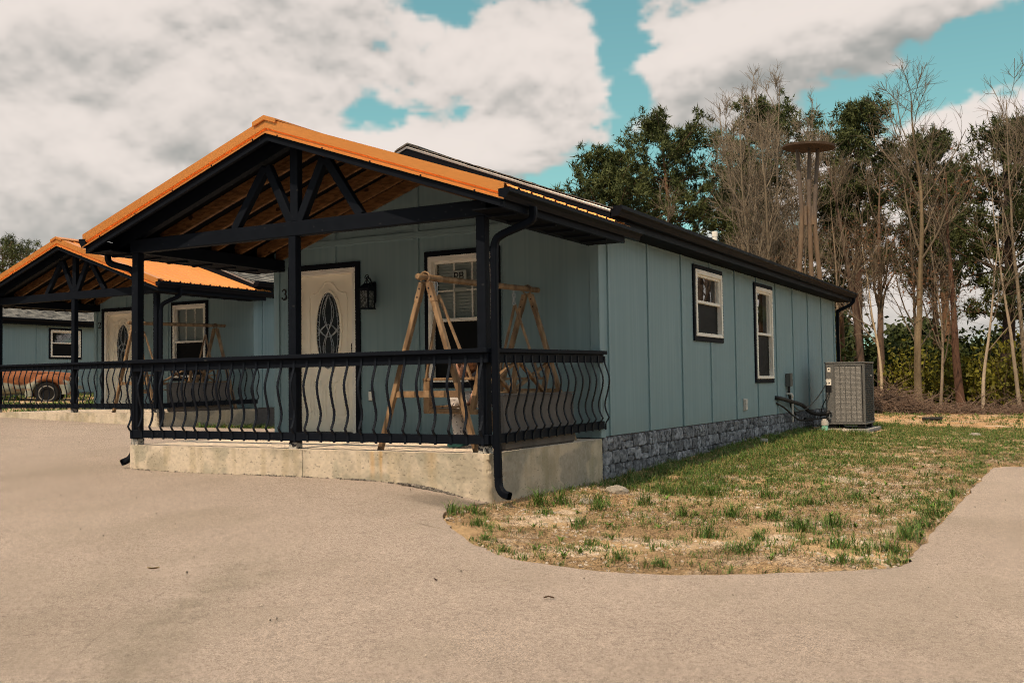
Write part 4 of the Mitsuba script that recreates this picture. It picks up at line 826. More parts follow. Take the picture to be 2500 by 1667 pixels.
# ------------------------------------------------------------------ pole platform behind the house
def bark(a, b, s=30):
    return lambda p, n, uv: mix(a, b, fbm(p.x*s, p.y*s, p.z*s*0.25, 3))
M_POLE = mat('mat_peeled_pole', lambda p, n, uv: mix(mix((0.23, 0.165, 0.115), (0.135, 0.095, 0.068), fbm(p.x*30, p.y*30, p.z*6, 3)), (0.13, 0.11, 0.10), smoothstep(4.6, 5.4, p.z + 0.8*noise(p.z*3, p.x*10))*0.8), 0.7, 0.2)
k = thing('pole_platform', 'round wooden platform on three crooked log poles rising behind the house roof', 'platform')
for P_ in ([(-1.22, 13.9, -.4), (-1.09, 13.93, 2.2), (-1.035, 13.952, 3.15), (-.945, 13.95, 4.40), (-.955, 13.9, 5.0), (-.985, 13.86, 6.06)],
           [(-.80, 14.06, -.4), (-.80, 14.08, 2.0), (-.79, 14.09, 3.04), (-.785, 14.03, 4.5), (-.76, 13.99, 5.4), (-.725, 13.98, 6.10)],
           [(-.50, 14.25, -.4), (-.57, 14.21, 2.0), (-.615, 14.19, 2.98), (-.675, 14.09, 4.32), (-.63, 14.085, 5.2), (-.56, 14.08, 6.06)]):
    q = smooth_path(P_, 6); part(k, 'pole', tube(q, np.linspace(.062, .045, len(q))*(1+.08*np.sin(np.arange(len(q))*1.7)), 10), M_POLE, True)
dk = trimesh.creation.cylinder(radius=.61, height=.055, sections=40); dk.apply_transform(trimesh.transformations.rotation_matrix(.06, [.3, 1, 0])); dk.apply_translation([-.75, 13.97, 6.115])
part(k, 'deck', dk, mat('mat_platform_deck', lambda p, n, uv: mix((0.045, 0.032, 0.024), (0.10, 0.066, 0.044), fbm(p.x*12, p.y*2, p.z*9, 3)), 0.7, 0.2), 30)
part(k, 'block', box(-.885, -.825, 13.93, 14.03, 4.26, 4.72, .006), M_POLE); part(k, 'block', box(-.745, -.685, 14.02, 14.11, 4.27, 4.72, .006), M_POLE)

# ------------------------------------------------------------------ the rusty car by the far cottage
def rust_c(p, n, uv):
    a = fbm(p.x*1.7+3, p.y*1.7, p.z*3.1, 4); b = fbm(p.x*9, p.y*9, p.z*9, 3)
    c = mix((0.22, 0.25, 0.215), (0.34, 0.365, 0.32), b)
    r = mix((0.15, 0.050, 0.022), (0.33, 0.125, 0.048), b)
    c = mix(c, r, smoothstep(0.43, 0.55, a + 0.30*smoothstep(0.55, 0.95, p.z-0.2) - 0.12))
    return mix(c, (0.09, 0.035, 0.02), smoothstep(0.6, 0.75, fbm(p.x*5, p.y*5, p.z*6, 3))*0.6)
M_RUST = mat('mat_rusted_paint', rust_c, 0.7, 0.3)
M_TYRE = mat('mat_tyre', (0.014, 0.014, 0.015), 0.8, 0.2); M_WWALL = mat('mat_white_wall', lambda p, n, uv: mix((0.16, 0.16, 0.155), (0.34, 0.34, 0.32), fbm(p.x*12, p.y*12, p.z*12, 3)), 0.7, 0.2)
M_CHROME = mat('mat_dull_chrome', (0.45, 0.43, 0.40), 0.3, 0.5, metal=0.9)
CP = np.array([-22.95, 9.95]); CA = math.radians(47); CZ = float(ground(*CP))-.10
CM = np.array([[math.cos(CA), -math.sin(CA), 0, CP[0]+.75*math.sin(CA)], [math.sin(CA), math.cos(CA), 0, CP[1]-.75*math.cos(CA)+1.50*0], [0, 0, 1, CZ], [0, 0, 0, 1.]])
CM[:3, 3] = [CP[0]-.72*math.sin(CA)*1.0, CP[1]+.72*math.cos(CA), CZ]
def cm_(m): m = m.copy(); m.apply_transform(CM); return m
def loft(st, n=28, e=3.0):
    """Body from cross-sections (x, half width, z bottom, z top), superellipse-cornered."""
    th = np.linspace(0, 2*math.pi, n, endpoint=False); R = []
    for x, w, z0, z1 in st:
        c, s = np.cos(th), np.sin(th); R.append(np.c_[np.full(n, x), w*np.sign(c)*np.abs(c)**(2/e), (z0+z1)/2+(z1-z0)/2*np.sign(s)*np.abs(s)**(2/e)])
    V_ = np.vstack(R); k = len(st); i, j = np.meshgrid(np.arange(k-1), np.arange(n), indexing='ij')
    q = np.stack([i*n+j, i*n+(j+1) % n, (i+1)*n+(j+1) % n, (i+1)*n+j], -1).reshape(-1, 4); m0 = len(V_)
    V_ = np.vstack([V_, R[0].mean(0), R[-1].mean(0)]); jj = np.arange(n)
    F = np.vstack([q[:, [0, 1, 2]], q[:, [0, 2, 3]], np.stack([jj*0+m0, (jj+1) % n, jj], 1), np.stack([jj*0+m0+1, (k-1)*n+jj, (k-1)*n+(jj+1) % n], 1)])
    return fix(trimesh.Trimesh(V_, F, process=False))
k = thing('rusty_car', 'old rusted car with faded green paint parked before the farthest cottage', 'car')
part(k, 'body', cm_(loft([(-3.95, .55, .50, .95), (-3.7, .68, .36, 1.05), (-3.0, .74, .32, 1.08), (-1.2, .74, .32, 1.04), (-.7, .70, .34, 1.02), (-.2, .52, .38, 1.00), (.35, .45, .40, .98), (.62, .40, .42, .95), (.74, .34, .46, .88)], 32, 3.6)), M_RUST, 50)
part(k, 'hood', cm_(loft([(-1.6, .62, .90, 1.06), (-.4, .48, .90, 1.045), (.2, .40, .88, 1.02), (.60, .30, .84, .97)], 24, 2.4)), M_RUST, 50)
part(k, 'cabin', cm_(loft([(-3.8, .50, .95, 1.10), (-3.5, .60, .95, 1.50), (-3.0, .63, .95, 1.62), (-2.4, .62, .95, 1.60), (-2.05, .58, .95, 1.42), (-1.75, .52, .95, 1.08)], 28, 3.2)), M_RUST, 50)
part(k, 'window', cm_(prism([(-2.75, 1.12), (-2.05, 1.12), (-2.25, 1.44), (-2.75, 1.50)], 1, -.645, -.60)), M_GLASSD); part(k, 'window', cm_(prism([(-3.55, 1.12), (-2.85, 1.12), (-2.85, 1.50), (-3.35, 1.44)], 1, -.645, -.60)), M_GLASSD)
def fender(xw, s, front=True):
    pts, n = [], 20; rows_ = []
    for t in np.linspace(-.12, math.pi+.22, 17):
        r = .60 if front else .56
        cx, cz = math.cos(t), math.sin(t)
        out = .50 + .10*max(cz, 0)
        rows_.append([(xw + cx*q*(1.08 if cx > 0 else 1.0), s*w_, .36 + cz*q*.93) for q, w_ in ((.40, .80), (.44, .825), (.50, .825), (.57, .79), (.62, .70), (.645, .56))])
    A_ = np.array(rows_); m_, kk = A_.shape[:2]; i, j = np.meshgrid(np.arange(m_-1), np.arange(kk-1), indexing='ij')
    q = np.stack([i*kk+j, i*kk+j+1, (i+1)*kk+j+1, (i+1)*kk+j], -1).reshape(-1, 4)
    return trimesh.Trimesh(A_.reshape(-1, 3), np.vstack([q[:, [0, 1, 2]], q[:, [0, 2, 3]]]), process=False)
for xw in (0, -2.85):
    for s in (-1, 1): part(k, 'fender', cm_(fender(xw, s, xw == 0)), M_RUST, 60)
def ring(r0, r1, w, n=32):
    sec = [(r0, -w/2), (r1-.03, -w/2), (r1, -w/2+.03), (r1, w/2-.03), (r1-.03, w/2), (r0, w/2)]
    return trimesh.creation.revolve(np.array(sec + sec[:1]), sections=n)
def wheelpart(m, xw, s):
    m = m.copy(); m.apply_transform(trimesh.transformations.rotation_matrix(math.pi/2, [1, 0, 0])); m.apply_translation([xw, s*.70, .345]); return cm_(m)
for xw in (0, -2.85):
    for s in (-1, 1):
        wk = part(k, 'wheel', wheelpart(cat([ring(.16, .345, .17)]), xw, s), M_TYRE, 40)
        scene[num(wk+'__white_wall')] = mikit.ply(wheelpart(cat([ring(.215, .268, .178)]), xw, s), M_WWALL, 40)
        hub = trimesh.creation.cylinder(radius=.20, height=.11, sections=24)
        scene[num(wk+'__rim')] = mikit.ply(wheelpart(hub, xw, s), M_TYRE, 40)
for s in (-1, 1):
    h = trimesh.creation.cylinder(radius=.09, height=.16, sections=20); h.apply_transform(trimesh.transformations.rotation_matrix(math.pi/2, [0, 1, 0])); h.apply_translation([.70, s*.50, .78])
    part(k, 'headlight', cm_(h), M_CHROME, 40)
part(k, 'grille', cm_(cat([box(.70, .77, -.30, .30, z, z+.025) for z in np.arange(.48, .86, .055)])), M_CHROME)
part(k, 'bumper', cm_(sweep([(-.03, -.055), (.03, -.055), (.03, .055), (-.03, .055)], smooth_path([(.72, -.80, .52), (.86, -.62, .52), (.92, 0, .52), (.86, .62, .52), (.72, .80, .52)], 4), (0, 0, 1))), M_CHROME, 40)
# ------------------------------------------------------------------ grass, straw, gravel
VC = {'type': 'mesh_attribute', 'name': 'vertex_color'}
scene['mat_grass'] = two({'type': 'principled', 'base_color': VC, 'roughness': 0.55, 'specular': 0.25})
scene['mat_leaf'] = two({'type': 'principled', 'base_color': VC, 'roughness': 0.6, 'specular': 0.2})
scene['mat_bark'] = two({'type': 'bumpmap', 'tex': proc(lambda p, n, uv: 0.02*fbm(p.x*14, p.y*14, p.z*4, 3)), 'scale': 1.0, 'bsdf': {'type': 'principled', 'base_color': VC, 'roughness': 0.85, 'specular': 0.15}})
rg = np.random.default_rng(42)
HOUSES = unary_union([sbox(-4.72, -2.46, .02, 12.8), sbox(-14.5, 2.4, -9.70, 17.7), sbox(-31.2, 6.8, -26.3, 22.1), sbox(.10, 9.08, 1.34, 10.75)])
NOGO = unary_union([ASPHALT.buffer(-.03), HOUSES])
def free(x, y): return ~shapely.contains_xy(NOGO, x, y)
def blades(x, y, h, w, az, lean, col, z=None):
    """Bent blades: two segments each, one mesh."""
    n = len(x); z = (yard(x, y) if z is None else z) - .006
    d = np.c_[np.cos(az), np.sin(az)]; s = np.c_[-d[:, 1], d[:, 0]]*(w/2)[:, None]
    b = np.c_[x, y, z]
    m = b + np.c_[d*(lean*h*.35)[:, None], h*.60]; t = b + np.c_[d*(lean*h)[:, None], h*np.sqrt(np.clip(1-(lean*.55)**2, .12, 1))]
    S = np.c_[s, np.zeros(n)]
    V_ = np.stack([b-S, b+S, m+S*.75, m-S*.75, t], 1).reshape(-1, 3); o = np.arange(n)[:, None]*5
    F = np.vstack([o+[0, 1, 2], o+[0, 2, 3], o+[3, 2, 4]])
    return trimesh.Trimesh(V_, F, process=False), np.repeat(col, 5, 0)
def green(n, dry=.15):
    a = rg.random((n, 1)); c = (1-a)*np.array([[.038, .095, .018]]) + a*np.array([[.120, .210, .042]])
    k = rg.random((n, 1)) < dry; return np.where(k, np.array([[.34, .27, .12]])*(.7+.5*rg.random((n, 1))), c)
X, Y, H, Wd, C = [], [], [], [], []
def tufts(cx, cy, nb, rad, h, dry=.15, w=.007):
    for i in range(len(cx)):
        n = int(nb[i]); r = rad[i]*np.abs(rg.normal(0, .55, n)); a = rg.random(n)*2*math.pi
        X.append(cx[i]+r*np.cos(a)); Y.append(cy[i]+r*np.sin(a)*.9); H.append(h[i]*rg.uniform(.35, 1.2, n)*np.exp(-(r/rad[i])**2*.55)); Wd.append(np.full(n, w)*rg.uniform(.7, 1.3, n)); C.append(green(n, dry))
def scatter(n, x0, x1, y0, y1, f):
    x = rg.uniform(x0, x1, n); y = rg.uniform(y0, y1, n); k = (rg.random(n) < f(x, y)) & free(x, y); return x[k], y[k]
def lawn(x, y):
    """How green the yard is: lush along the wall, patchy further out, nearly bare at the drive."""
    n1 = meshkit.fbm(np.stack([x*.8, y*.55, x*0], -1), 3, 31); n2 = meshkit.fbm(np.stack([x*2.6, y*2.1, x*0], -1), 3, 32)
    wall = np.exp(-((x-.8)/1.45)**2)*np.clip((y+.9)/1.2, 0, 1)*np.clip((13.5-y)/3, 0, 1)
    mid = np.clip((y-1.0)/3, 0, 1)*np.clip((12.8-y)/2.0, 0, 1)*.70
    far = np.clip((y-15.5)/2, 0, 1)*np.clip((20.5-y)/2, 0, 1)*.6 + np.clip(1-np.abs(y-11.6)/1.0, 0, 1)*.3
    edge = np.exp(-((x-3.45)/.22)**2)*np.clip((y+4.2)/1.0, 0, 1)*.75
    base = .05 + .30*np.clip((n2-.48)*5, 0, 1)
    return np.clip(base + np.clip(wall*1.25 + mid*np.clip((n1-.36)*4.5, 0, 1) + far*np.clip((n1-.36)*4.5, 0, 1), 0, 1)*np.clip((n2-.16)*4.0, .25, 1) + edge*np.clip((n2-.35)*4, 0, 1), 0, 1)
x, y = scatter(46000, -.2, 8, -4.7, 13, lawn); n = len(x)
tufts(x, y, rg.integers(8, 22, n), rg.uniform(.04, .15, n), np.clip(rg.normal(.060, .022, n), .020, .13)*np.where((x < 1.3) & (y > -.5), 1.25, .85), .20, .0055)
x, y = scatter(5200, -3, 14, 12, 22, lambda x, y: lawn(x, y)*.8); n = len(x)
tufts(x, y, rg.integers(8, 20, n), rg.uniform(.08, .22, n), rg.uniform(.05, .11, n), .2, .014)
# clumps one can tell in the bare part
cl = [(.12, -3.25, .13, .10), (.22, -3.05, .10, .09), (.62, -2.55, .10, .07), (1.15, -3.0, .10, .11), (.55, -3.55, .13, .08), (1.05, -1.35, .14, .11), (.75, -1.75, .16, .13), (.45, -1.95, .12, .16), (.35, -2.15, .10, .17), (.9, -2.05, .12, .1), (1.65, -2.0, .12, .09), (2.0, -1.75, .20, .12), (2.35, -1.75, .18, .11),
      (2.2, -3.0, .16, .10), (2.55, -2.9, .12, .08), (2.62, -2.1, .13, .12), (2.75, -2.35, .12, .11), (1.6, -3.75, .09, .06), (1.95, -4.1, .10, .07), (2.25, -4.15, .12, .06), (2.6, -3.5, .14, .09), (3.1, -2.9, .12, .09), (2.9, -2.0, .15, .14), (3.25, -3.5, .12, .08), (3.45, -2.9, .12, .10), (3.5, -2.4, .13, .12), (3.48, -2.1, .12, .13), (3.5, -1.6, .13, .10),
      (3.5, -.9, .12, .10), (3.48, -.2, .13, .10), (3.5, .7, .14, .1), (2.4, -.6, .16, .10), (1.9, -.3, .2, .11), (1.35, -.35, .2, .12), (1.0, -.6, .16, .13), (2.7, .1, .15, .10), (3.05, -.9, .12, .09), (.9, -4.05, .06, .05), (1.2, -4.3, .06, .05)]
cl = np.array(cl)
tufts(cl[:, 0], cl[:, 1], 50+cl[:, 2]*520, cl[:, 2]*1.15, cl[:, 3]*1.25, .10, .0065)
x, y = scatter(1500, -.1, 3.7, -4.6, 2, lambda x, y: .30*np.clip((meshkit.fbm(np.stack([x*1.1, y*1.1, x*0], -1), 3, 61)-.40)*6, .1, 1)); n = len(x)
tufts(x, y, rg.integers(6, 30, n), rg.uniform(.03, .10, n), rg.uniform(.025, .075, n), .25, .006)
x, y = scatter(900, -9.7, -8.5, 2.0, 14, lambda x, y: np.clip((-8.75-x + .3*meshkit.fbm(np.stack([x, y*1.4, x*0], -1), 3, 4))*3, 0, 1)*(y > 2.6)); n = len(x)
tufts(x, y, rg.integers(12, 26, n), rg.uniform(.05, .14, n), rg.uniform(.06, .13, n), .12, .012)
x, y = scatter(5200, -27, -15, 5, 25, lambda x, y: np.clip((meshkit.fbm(np.stack([x*.6, y*.6, x*0], -1), 3, 4)-.3)*4, 0, 1)*(np.hypot(x+22.5, y-9.5) > 1.2)); n = len(x)
tufts(x, y, rg.integers(8, 18, n), rg.uniform(.10, .26, n), rg.uniform(.07, .15, n), .12, .022)
X, Y, H, Wd, C = (np.concatenate(a) for a in (X, Y, H, Wd, C)); k = free(X, Y); X, Y, H, Wd, C = X[k], Y[k], H[k], Wd[k], C[k]
m, c = blades(X, Y, H, Wd, rg.random(len(X))*2*math.pi, rg.uniform(.35, 1.30, len(X)), C)
single('grass', m, 'mat_grass', 'green grass growing in tufts over the bare yard', 'grass', 'stuff', color=c)
# broad-leaved weeds
bx, by = scatter(700, -.1, 4, -4.6, 9, lambda x, y: .20 + .5*np.exp(-((x-3.45)/.25)**2)*(y > -3.8)); n = len(bx)
L_ = 9; bx, by = np.repeat(bx, L_), np.repeat(by, L_); az = rg.random(n*L_)*2*math.pi
bc = np.repeat(np.array([[.10, .19, .035]])*(.7+.9*rg.random((n, 1))), L_, 0)
m, c = blades(bx, by, rg.uniform(.03, .075, n*L_), rg.uniform(.012, .024, n*L_), az, rg.uniform(.75, 1.25, n*L_), bc)
single('weed', m, 'mat_leaf', 'low broad-leaved weeds along the edge of the drive', 'weed', 'stuff', color=c)
# dead straw lying on the soil
n = 170000; x = np.r_[rg.uniform(-.1, 4.0, int(n*.72)), rg.uniform(-3, 12, n-int(n*.72))]; y = np.r_[rg.uniform(-4.7, 6, int(n*.72)), rg.uniform(4, 19, n-int(n*.72))]
k = free(x, y) & (rg.random(n) < np.clip((meshkit.fbm(np.stack([x*1.6, y*1.3, x*0], -1), 3, 77)-.30)*4.5, .10, 1)*np.clip(1.15-lawn(x, y), .1, 1)); x, y = x[k], y[k]; n = len(x)
az = rg.random(n)*2*math.pi; ln = rg.uniform(.025, .085, n)*np.where(y > 6, 1.7, 1); wd = rg.uniform(.0035, .008, n)*np.where(y > 6, 2.2, 1); z = yard(x, y) + rg.uniform(.001, .024, n)
d = np.c_[np.cos(az), np.sin(az), rg.normal(0, .22, n)]*ln[:, None]/2; s = np.c_[-np.sin(az), np.cos(az), np.zeros(n)]*wd[:, None]/2; b = np.c_[x, y, z]
V_ = np.stack([b-d-s, b-d+s, b+d], 1).reshape(-1, 3); t_ = rg.random((n, 1)); c = (1-t_)*np.array([[.105, .060, .036]]) + t_*np.array([[.42, .295, .165]])
single('dry_grass', trimesh.Trimesh(V_, np.arange(3*n).reshape(-1, 3), process=False), 'mat_grass', 'dead straw-coloured grass strewn over the bare soil', 'dry grass', 'stuff', color=np.repeat(c, 3, 0))
# gravel: chalky bits in the soil, and the bed under the pad
n = 5200; x = rg.uniform(-.05, 3.7, n); y = rg.uniform(-4.6, 2.5, n)
k = free(x, y) & (rg.random(n) < np.clip((meshkit.fbm(np.stack([x*2+4, y*2, x*0], -1), 3, 51)-.40)*5, .03, 1)); x, y = x[k], y[k]
gx = np.r_[x, rg.uniform(.05, 1.35, 2600), rg.uniform(-6, -.9, 160)]; gy = np.r_[y, rg.uniform(9.02, 9.75, 2600), -2.47-rg.random(160)**2*.12]
r = np.r_[rg.uniform(.006, .020, len(x)), rg.uniform(.010, .022, 2600), rg.uniform(.004, .012, 160)]
gz = yard(gx, gy) + np.r_[np.zeros(len(x)), np.clip(.04-.10*np.abs(gx[len(x):len(x)+2600]-.75), -.02, .05)*np.clip((gy[len(x):len(x)+2600]-9.0)*4, 0, 1), np.full(160, .008)]
ico = trimesh.creation.icosphere(subdivisions=0); iv, jf = np.array(ico.vertices), np.array(ico.faces); n = len(gx)
V_ = iv[None]*(r[:, None, None]*rg.uniform(.6, 1.25, (n, 12, 1)))*np.array([1, 1, .7]) + np.c_[gx, gy, gz][:, None]
t_ = rg.random((n, 1)); c = (1-t_)*np.array([[.34, .30, .25]]) + t_*np.array([[.66, .60, .52]])
single('gravel', trimesh.Trimesh(V_.reshape(-1, 3), (jf[None]+(np.arange(n)*12)[:, None, None]).reshape(-1, 3), process=False), 'mat_leaf', 'pale gravel and chalky stones strewn over the soil', 'gravel', 'stuff', color=np.repeat(c, 12, 0))
# crumbs of asphalt against the porch, grit and dead leaves on the drive
n = 470; x = np.r_[rg.uniform(-4.6, 0, 130), rg.normal(-.62, .18, 200), rg.normal(-1.45, .14, 70), rg.normal(-2.35, .25, 70)]; y = -2.458-np.abs(rg.normal(0, .022, n)); k = x < .02; x, y = x[k], y[k]; n = len(x); r = rg.uniform(.003, .011, n)*np.where(np.abs(x+.62) < .3, 1.5, 1.0)
V_ = iv[None]*(r[:, None, None]*rg.uniform(.5, 1.4, (n, 12, 1))) + np.c_[x, y, ground(x, y)+.006+.5*r][:, None]
single('asphalt_crumbs', trimesh.Trimesh(V_.reshape(-1, 3), (jf[None]+(np.arange(n)*12)[:, None, None]).reshape(-1, 3), process=False), 'mat_leaf', 'dark crumbs of asphalt along the foot of the porch', 'crumbs', 'stuff', color=np.repeat(rg.uniform(.05, .26, (n, 1))*np.array([[1, .93, .86]]), 12, 0))
n = 300; x = rg.uniform(-9, 8, n*3); y = rg.uniform(-8, 3, n*3); k = shapely.contains_xy(ASPHALT.buffer(-.05), x, y); x, y = x[k][:n], y[k][:n]; n = len(x); r = rg.uniform(.002, .007, n)
V_ = iv[None]*(r[:, None, None]*rg.uniform(.6, 1.3, (n, 12, 1))) + np.c_[x, y, ground(x, y)+.012+.3*r][:, None]
single('grit', trimesh.Trimesh(V_.reshape(-1, 3), (jf[None]+(np.arange(n)*12)[:, None, None]).reshape(-1, 3), process=False), 'mat_leaf', 'pale and dark grit scattered over the drive', 'grit', 'stuff', color=np.repeat(np.where(rg.random((n, 1)) < .6, .50, .12)*np.array([[1, .9, .8]]), 12, 0))
for i, (x, y, L0, ttl, ct) in enumerate([(2.05, -5.30, .03, 'brown twig lying on the drive right of centre', 'twig'), (3.75, -6.35, .032, 'dead brown leaf near the bottom edge of the picture', 'leaf'), (1.28, -5.25, .022, 'dark curled leaf on the drive left of the twig', 'leaf'), (-.35, -5.9, .035, 'small yellow leaf on the left of the drive', 'leaf')]):
    zz = float(ground(x, y))+.016; a = 1.1*i+.4
    col = [(.07, .045, .03), (.06, .04, .035), (.05, .035, .03), (.36, .24, .06)][i]
    if ct == 'twig': m = tube([(x-L0*math.cos(a), y-L0*math.sin(a)*.5, zz), (x, y, zz+.008), (x+L0*math.cos(a), y+L0*.4, zz)], .0045, 5)
    else:
        u = np.linspace(-1, 1, 9); w_ = .35*(1-u*u)+.02
        top = np.c_[x+L0*u*math.cos(a), y+L0*u*math.sin(a), zz-.008+.004*u*u]; sd = np.array([-math.sin(a), math.cos(a), .25])*L0
        V_ = np.vstack([top-sd*w_[:, None], top, top+sd*w_[:, None]]); i9 = np.arange(8); F = np.vstack([np.stack([i9+9*r_, i9+1+9*r_, i9+10+9*r_], 1) for r_ in (0, 1)] + [np.stack([i9+9*r_, i9+10+9*r_, i9+9+9*r_], 1) for r_ in (0, 1)])
        V_[:9, 2] += .003; V_[18:, 2] += .003; V_ = np.vstack([V_, V_-[0, 0, .002]]); F = np.vstack([F, F[:, ::-1]+27]); m = trimesh.Trimesh(V_, F, process=False)
    single(ct if ct == 'twig' else 'fallen_leaf', m, 'mat_leaf', ttl, ct, color=np.tile(col, (len(m.vertices), 1)))

# ------------------------------------------------------------------ trees
def tubes(br, sides):
    """Many tapering tubes of equal side count as one mesh. br: list of (points, radii)."""
    VV, FF, at = [], [], 0; ang = np.arange(sides)*2*math.pi/sides; ca, sa = np.cos(ang), np.sin(ang)
    for p, r in br:
        n = len(p); t = np.gradient(p, axis=0); t /= np.linalg.norm(t, axis=1, keepdims=True)+1e-9
        a = np.cross(t, [.31, .17, .93] if abs(t[0, 2]) < .9 else [.95, .3, .1]); a /= np.linalg.norm(a, axis=1, keepdims=True)+1e-9; b = np.cross(t, a)
        VV.append((p[:, None]+r[:, None, None]*(ca[None, :, None]*a[:, None]+sa[None, :, None]*b[:, None])).reshape(-1, 3))
        i, j = np.meshgrid(np.arange(n-1), np.arange(sides), indexing='ij'); q = np.stack([i*sides+j, i*sides+(j+1) % sides, (i+1)*sides+(j+1) % sides, (i+1)*sides+j], -1).reshape(-1, 4)+at
        FF += [q[:, [0, 1, 2]], q[:, [0, 2, 3]]]; at += n*sides
    return trimesh.Trimesh(np.vstack(VV), np.vstack(FF), process=False)
def grow(rt, p, d, L0, r0, r1, n, wander, lift):
    pts = [np.array(p, float)]; d = np.array(d, float)
    for i in range(n):
        d = d + rt.normal(0, wander, 3) + [0, 0, lift]; d /= np.linalg.norm(d); pts.append(pts[-1]+d*L0/n)
    return np.array(pts), np.linspace(r0, r1, n+1)
def off(rt, t, ang):
    a = np.cross(t, rt.normal(size=3)); a /= np.linalg.norm(a)+1e-9; return t*math.cos(ang)+a*math.sin(ang)
def bark_col(rt, m, base, spread=.25, p=9.0):
    if spread > .5: p = 15.0
    v = np.array(m.vertices); k = meshkit.fbm(v*[p, p, p*.35], 3, 5); k2 = meshkit.fbm(v*[2.2, 2.2, 1.2], 2, 9)
    return np.clip(np.array(base)[None]*(1-spread+2*spread*k[:, None])*(.75+.5*k2[:, None]), 0, 1)
def leaves(rt, at, size, col, n_each, spread):
    c = np.repeat(at, n_each, 0); n = len(c); c = c + rt.normal(0, spread, (n, 3))
    u = rt.normal(size=(n, 3)); u /= np.linalg.norm(u, axis=1, keepdims=True); w = np.cross(u, rt.normal(size=(n, 3))); w /= np.linalg.norm(w, axis=1, keepdims=True)
    s = size*rt.uniform(.6, 1.3, (n, 1)); V_ = np.stack([c-u*s, c+w*s*.5, c+u*s, c-w*s*.5], 1).reshape(-1, 3); o = np.arange(n)[:, None]*4
    a, b = np.array(col[0]), np.array(col[1]); t = rt.random((n, 1))
    return trimesh.Trimesh(V_, np.vstack([o+[0, 1, 2], o+[0, 2, 3]]), process=False), np.repeat(a*(1-t)+b*t, 4, 0)
def bare_tree(name, seed, x, y, top, r0, label, stems=1, first=.35, lean=(0, 0), spread=.62, bark_=(.155, .125, .092), twig=(.180, .148, .112), brown=0, kids=(11, 7, 5), lift=.10, group=None, wide=.36, fan=.20, mottle=.25):
    rt = np.random.default_rng(seed); z0 = float(ground(x, y)); h = top-z0; k = thing(name, label, 'tree', group)
    tips = []
    for s in range(stems):
        L0, L1, L2, L3 = [], [], [], []
        a = (s + rt.uniform(-.3, .3))*2*math.pi/max(stems-1, 1); d0 = np.array([lean[0]+(fan*math.cos(a)*(s > 0) if stems > 1 else 0), lean[1]+(fan*math.sin(a)*(s > 0) if stems > 1 else 0), 1.0]); hh = h*(1 if s == 0 else rt.uniform(.82, .99))
        p, r = grow(rt, (x+(.12*math.cos(a) if stems > 1 else 0), y+(.12*math.sin(a) if stems > 1 else 0), z0-.15), d0, hh+.15, r0*(1 if s == 0 else .8), r0*.10, 16, .035, .012)
        sc = (z0+hh-p[0, 2])/(p[-1, 2]-p[0, 2]); p[:, 2] = p[0, 2]+(p[:, 2]-p[0, 2])*sc
        r[0] *= 1.35; L0.append((p, r)); T0 = np.gradient(p, axis=0); T0 /= np.linalg.norm(T0, axis=1, keepdims=True)
        for f in np.sort(rt.uniform(first, .97, kids[0])):
            q = f*16; i = int(q); u = q-i; b = p[i]*(1-u)+p[min(i+1, 16)]*u; rr = r[i]*(1-u)+r[min(i+1, 16)]*u
            l1 = h*wide*(1.18-f*.92)*rt.uniform(.7, 1.25)+.4
            p1, r1 = grow(rt, b, off(rt, T0[i], spread*rt.uniform(.7, 1.3)), l1, rr*.55, .010, 8, .10, lift); L1.append((p1, r1)); T1 = np.gradient(p1, axis=0); T1 /= np.linalg.norm(T1, axis=1, keepdims=True)
            for f1 in rt.uniform(.22, 1, kids[1]):
                i1 = min(int(f1*8), 8); l2 = l1*.50*(1.2-f1*.7)*rt.uniform(.6, 1.3)
                p2, r2 = grow(rt, p1[i1], off(rt, T1[i1], rt.uniform(.45, .95)), l2, max(r1[i1]*.5, .007), .005, 5, .13, lift*.8); L2.append((p2, r2)); T2 = np.gradient(p2, axis=0); T2 /= np.linalg.norm(T2, axis=1, keepdims=True)
                for f2 in rt.uniform(.2, 1, kids[2]):
                    i2 = min(int(f2*5), 5); p3, r3 = grow(rt, p2[i2], off(rt, T2[i2], rt.uniform(.4, .9)), l2*rt.uniform(.35, .75)+.1, .0055, .0032, 3, .15, lift*.6); L3.append((p3, r3)); tips.append(p3[-1])
        m = tubes(L0, 9); part(k, 'trunk', m, 'mat_bark', True, color=bark_col(rt, m, bark_, mottle))
        m = cat([tubes(L1, 6), tubes(L2, 4), tubes(L3, 3)]); labels[part(k, 'branches', m, 'mat_bark', True, color=bark_col(rt, m, twig, .2, 4.0))] = {'kind': 'stuff'}
    if brown:
        t = np.array(tips); low = t[t[:, 2] < z0+h*.72] if brown < 3 else t; t = low[rt.permutation(len(low))[:int(70*brown)]]
        m, c = leaves(rt, t, .050, ((.095, .050, .030), (.20, .100, .055)), 6, .20); labels[part(k, 'dead_leaves', m, 'mat_leaf', color=c)] = {'kind': 'stuff'}
    return k
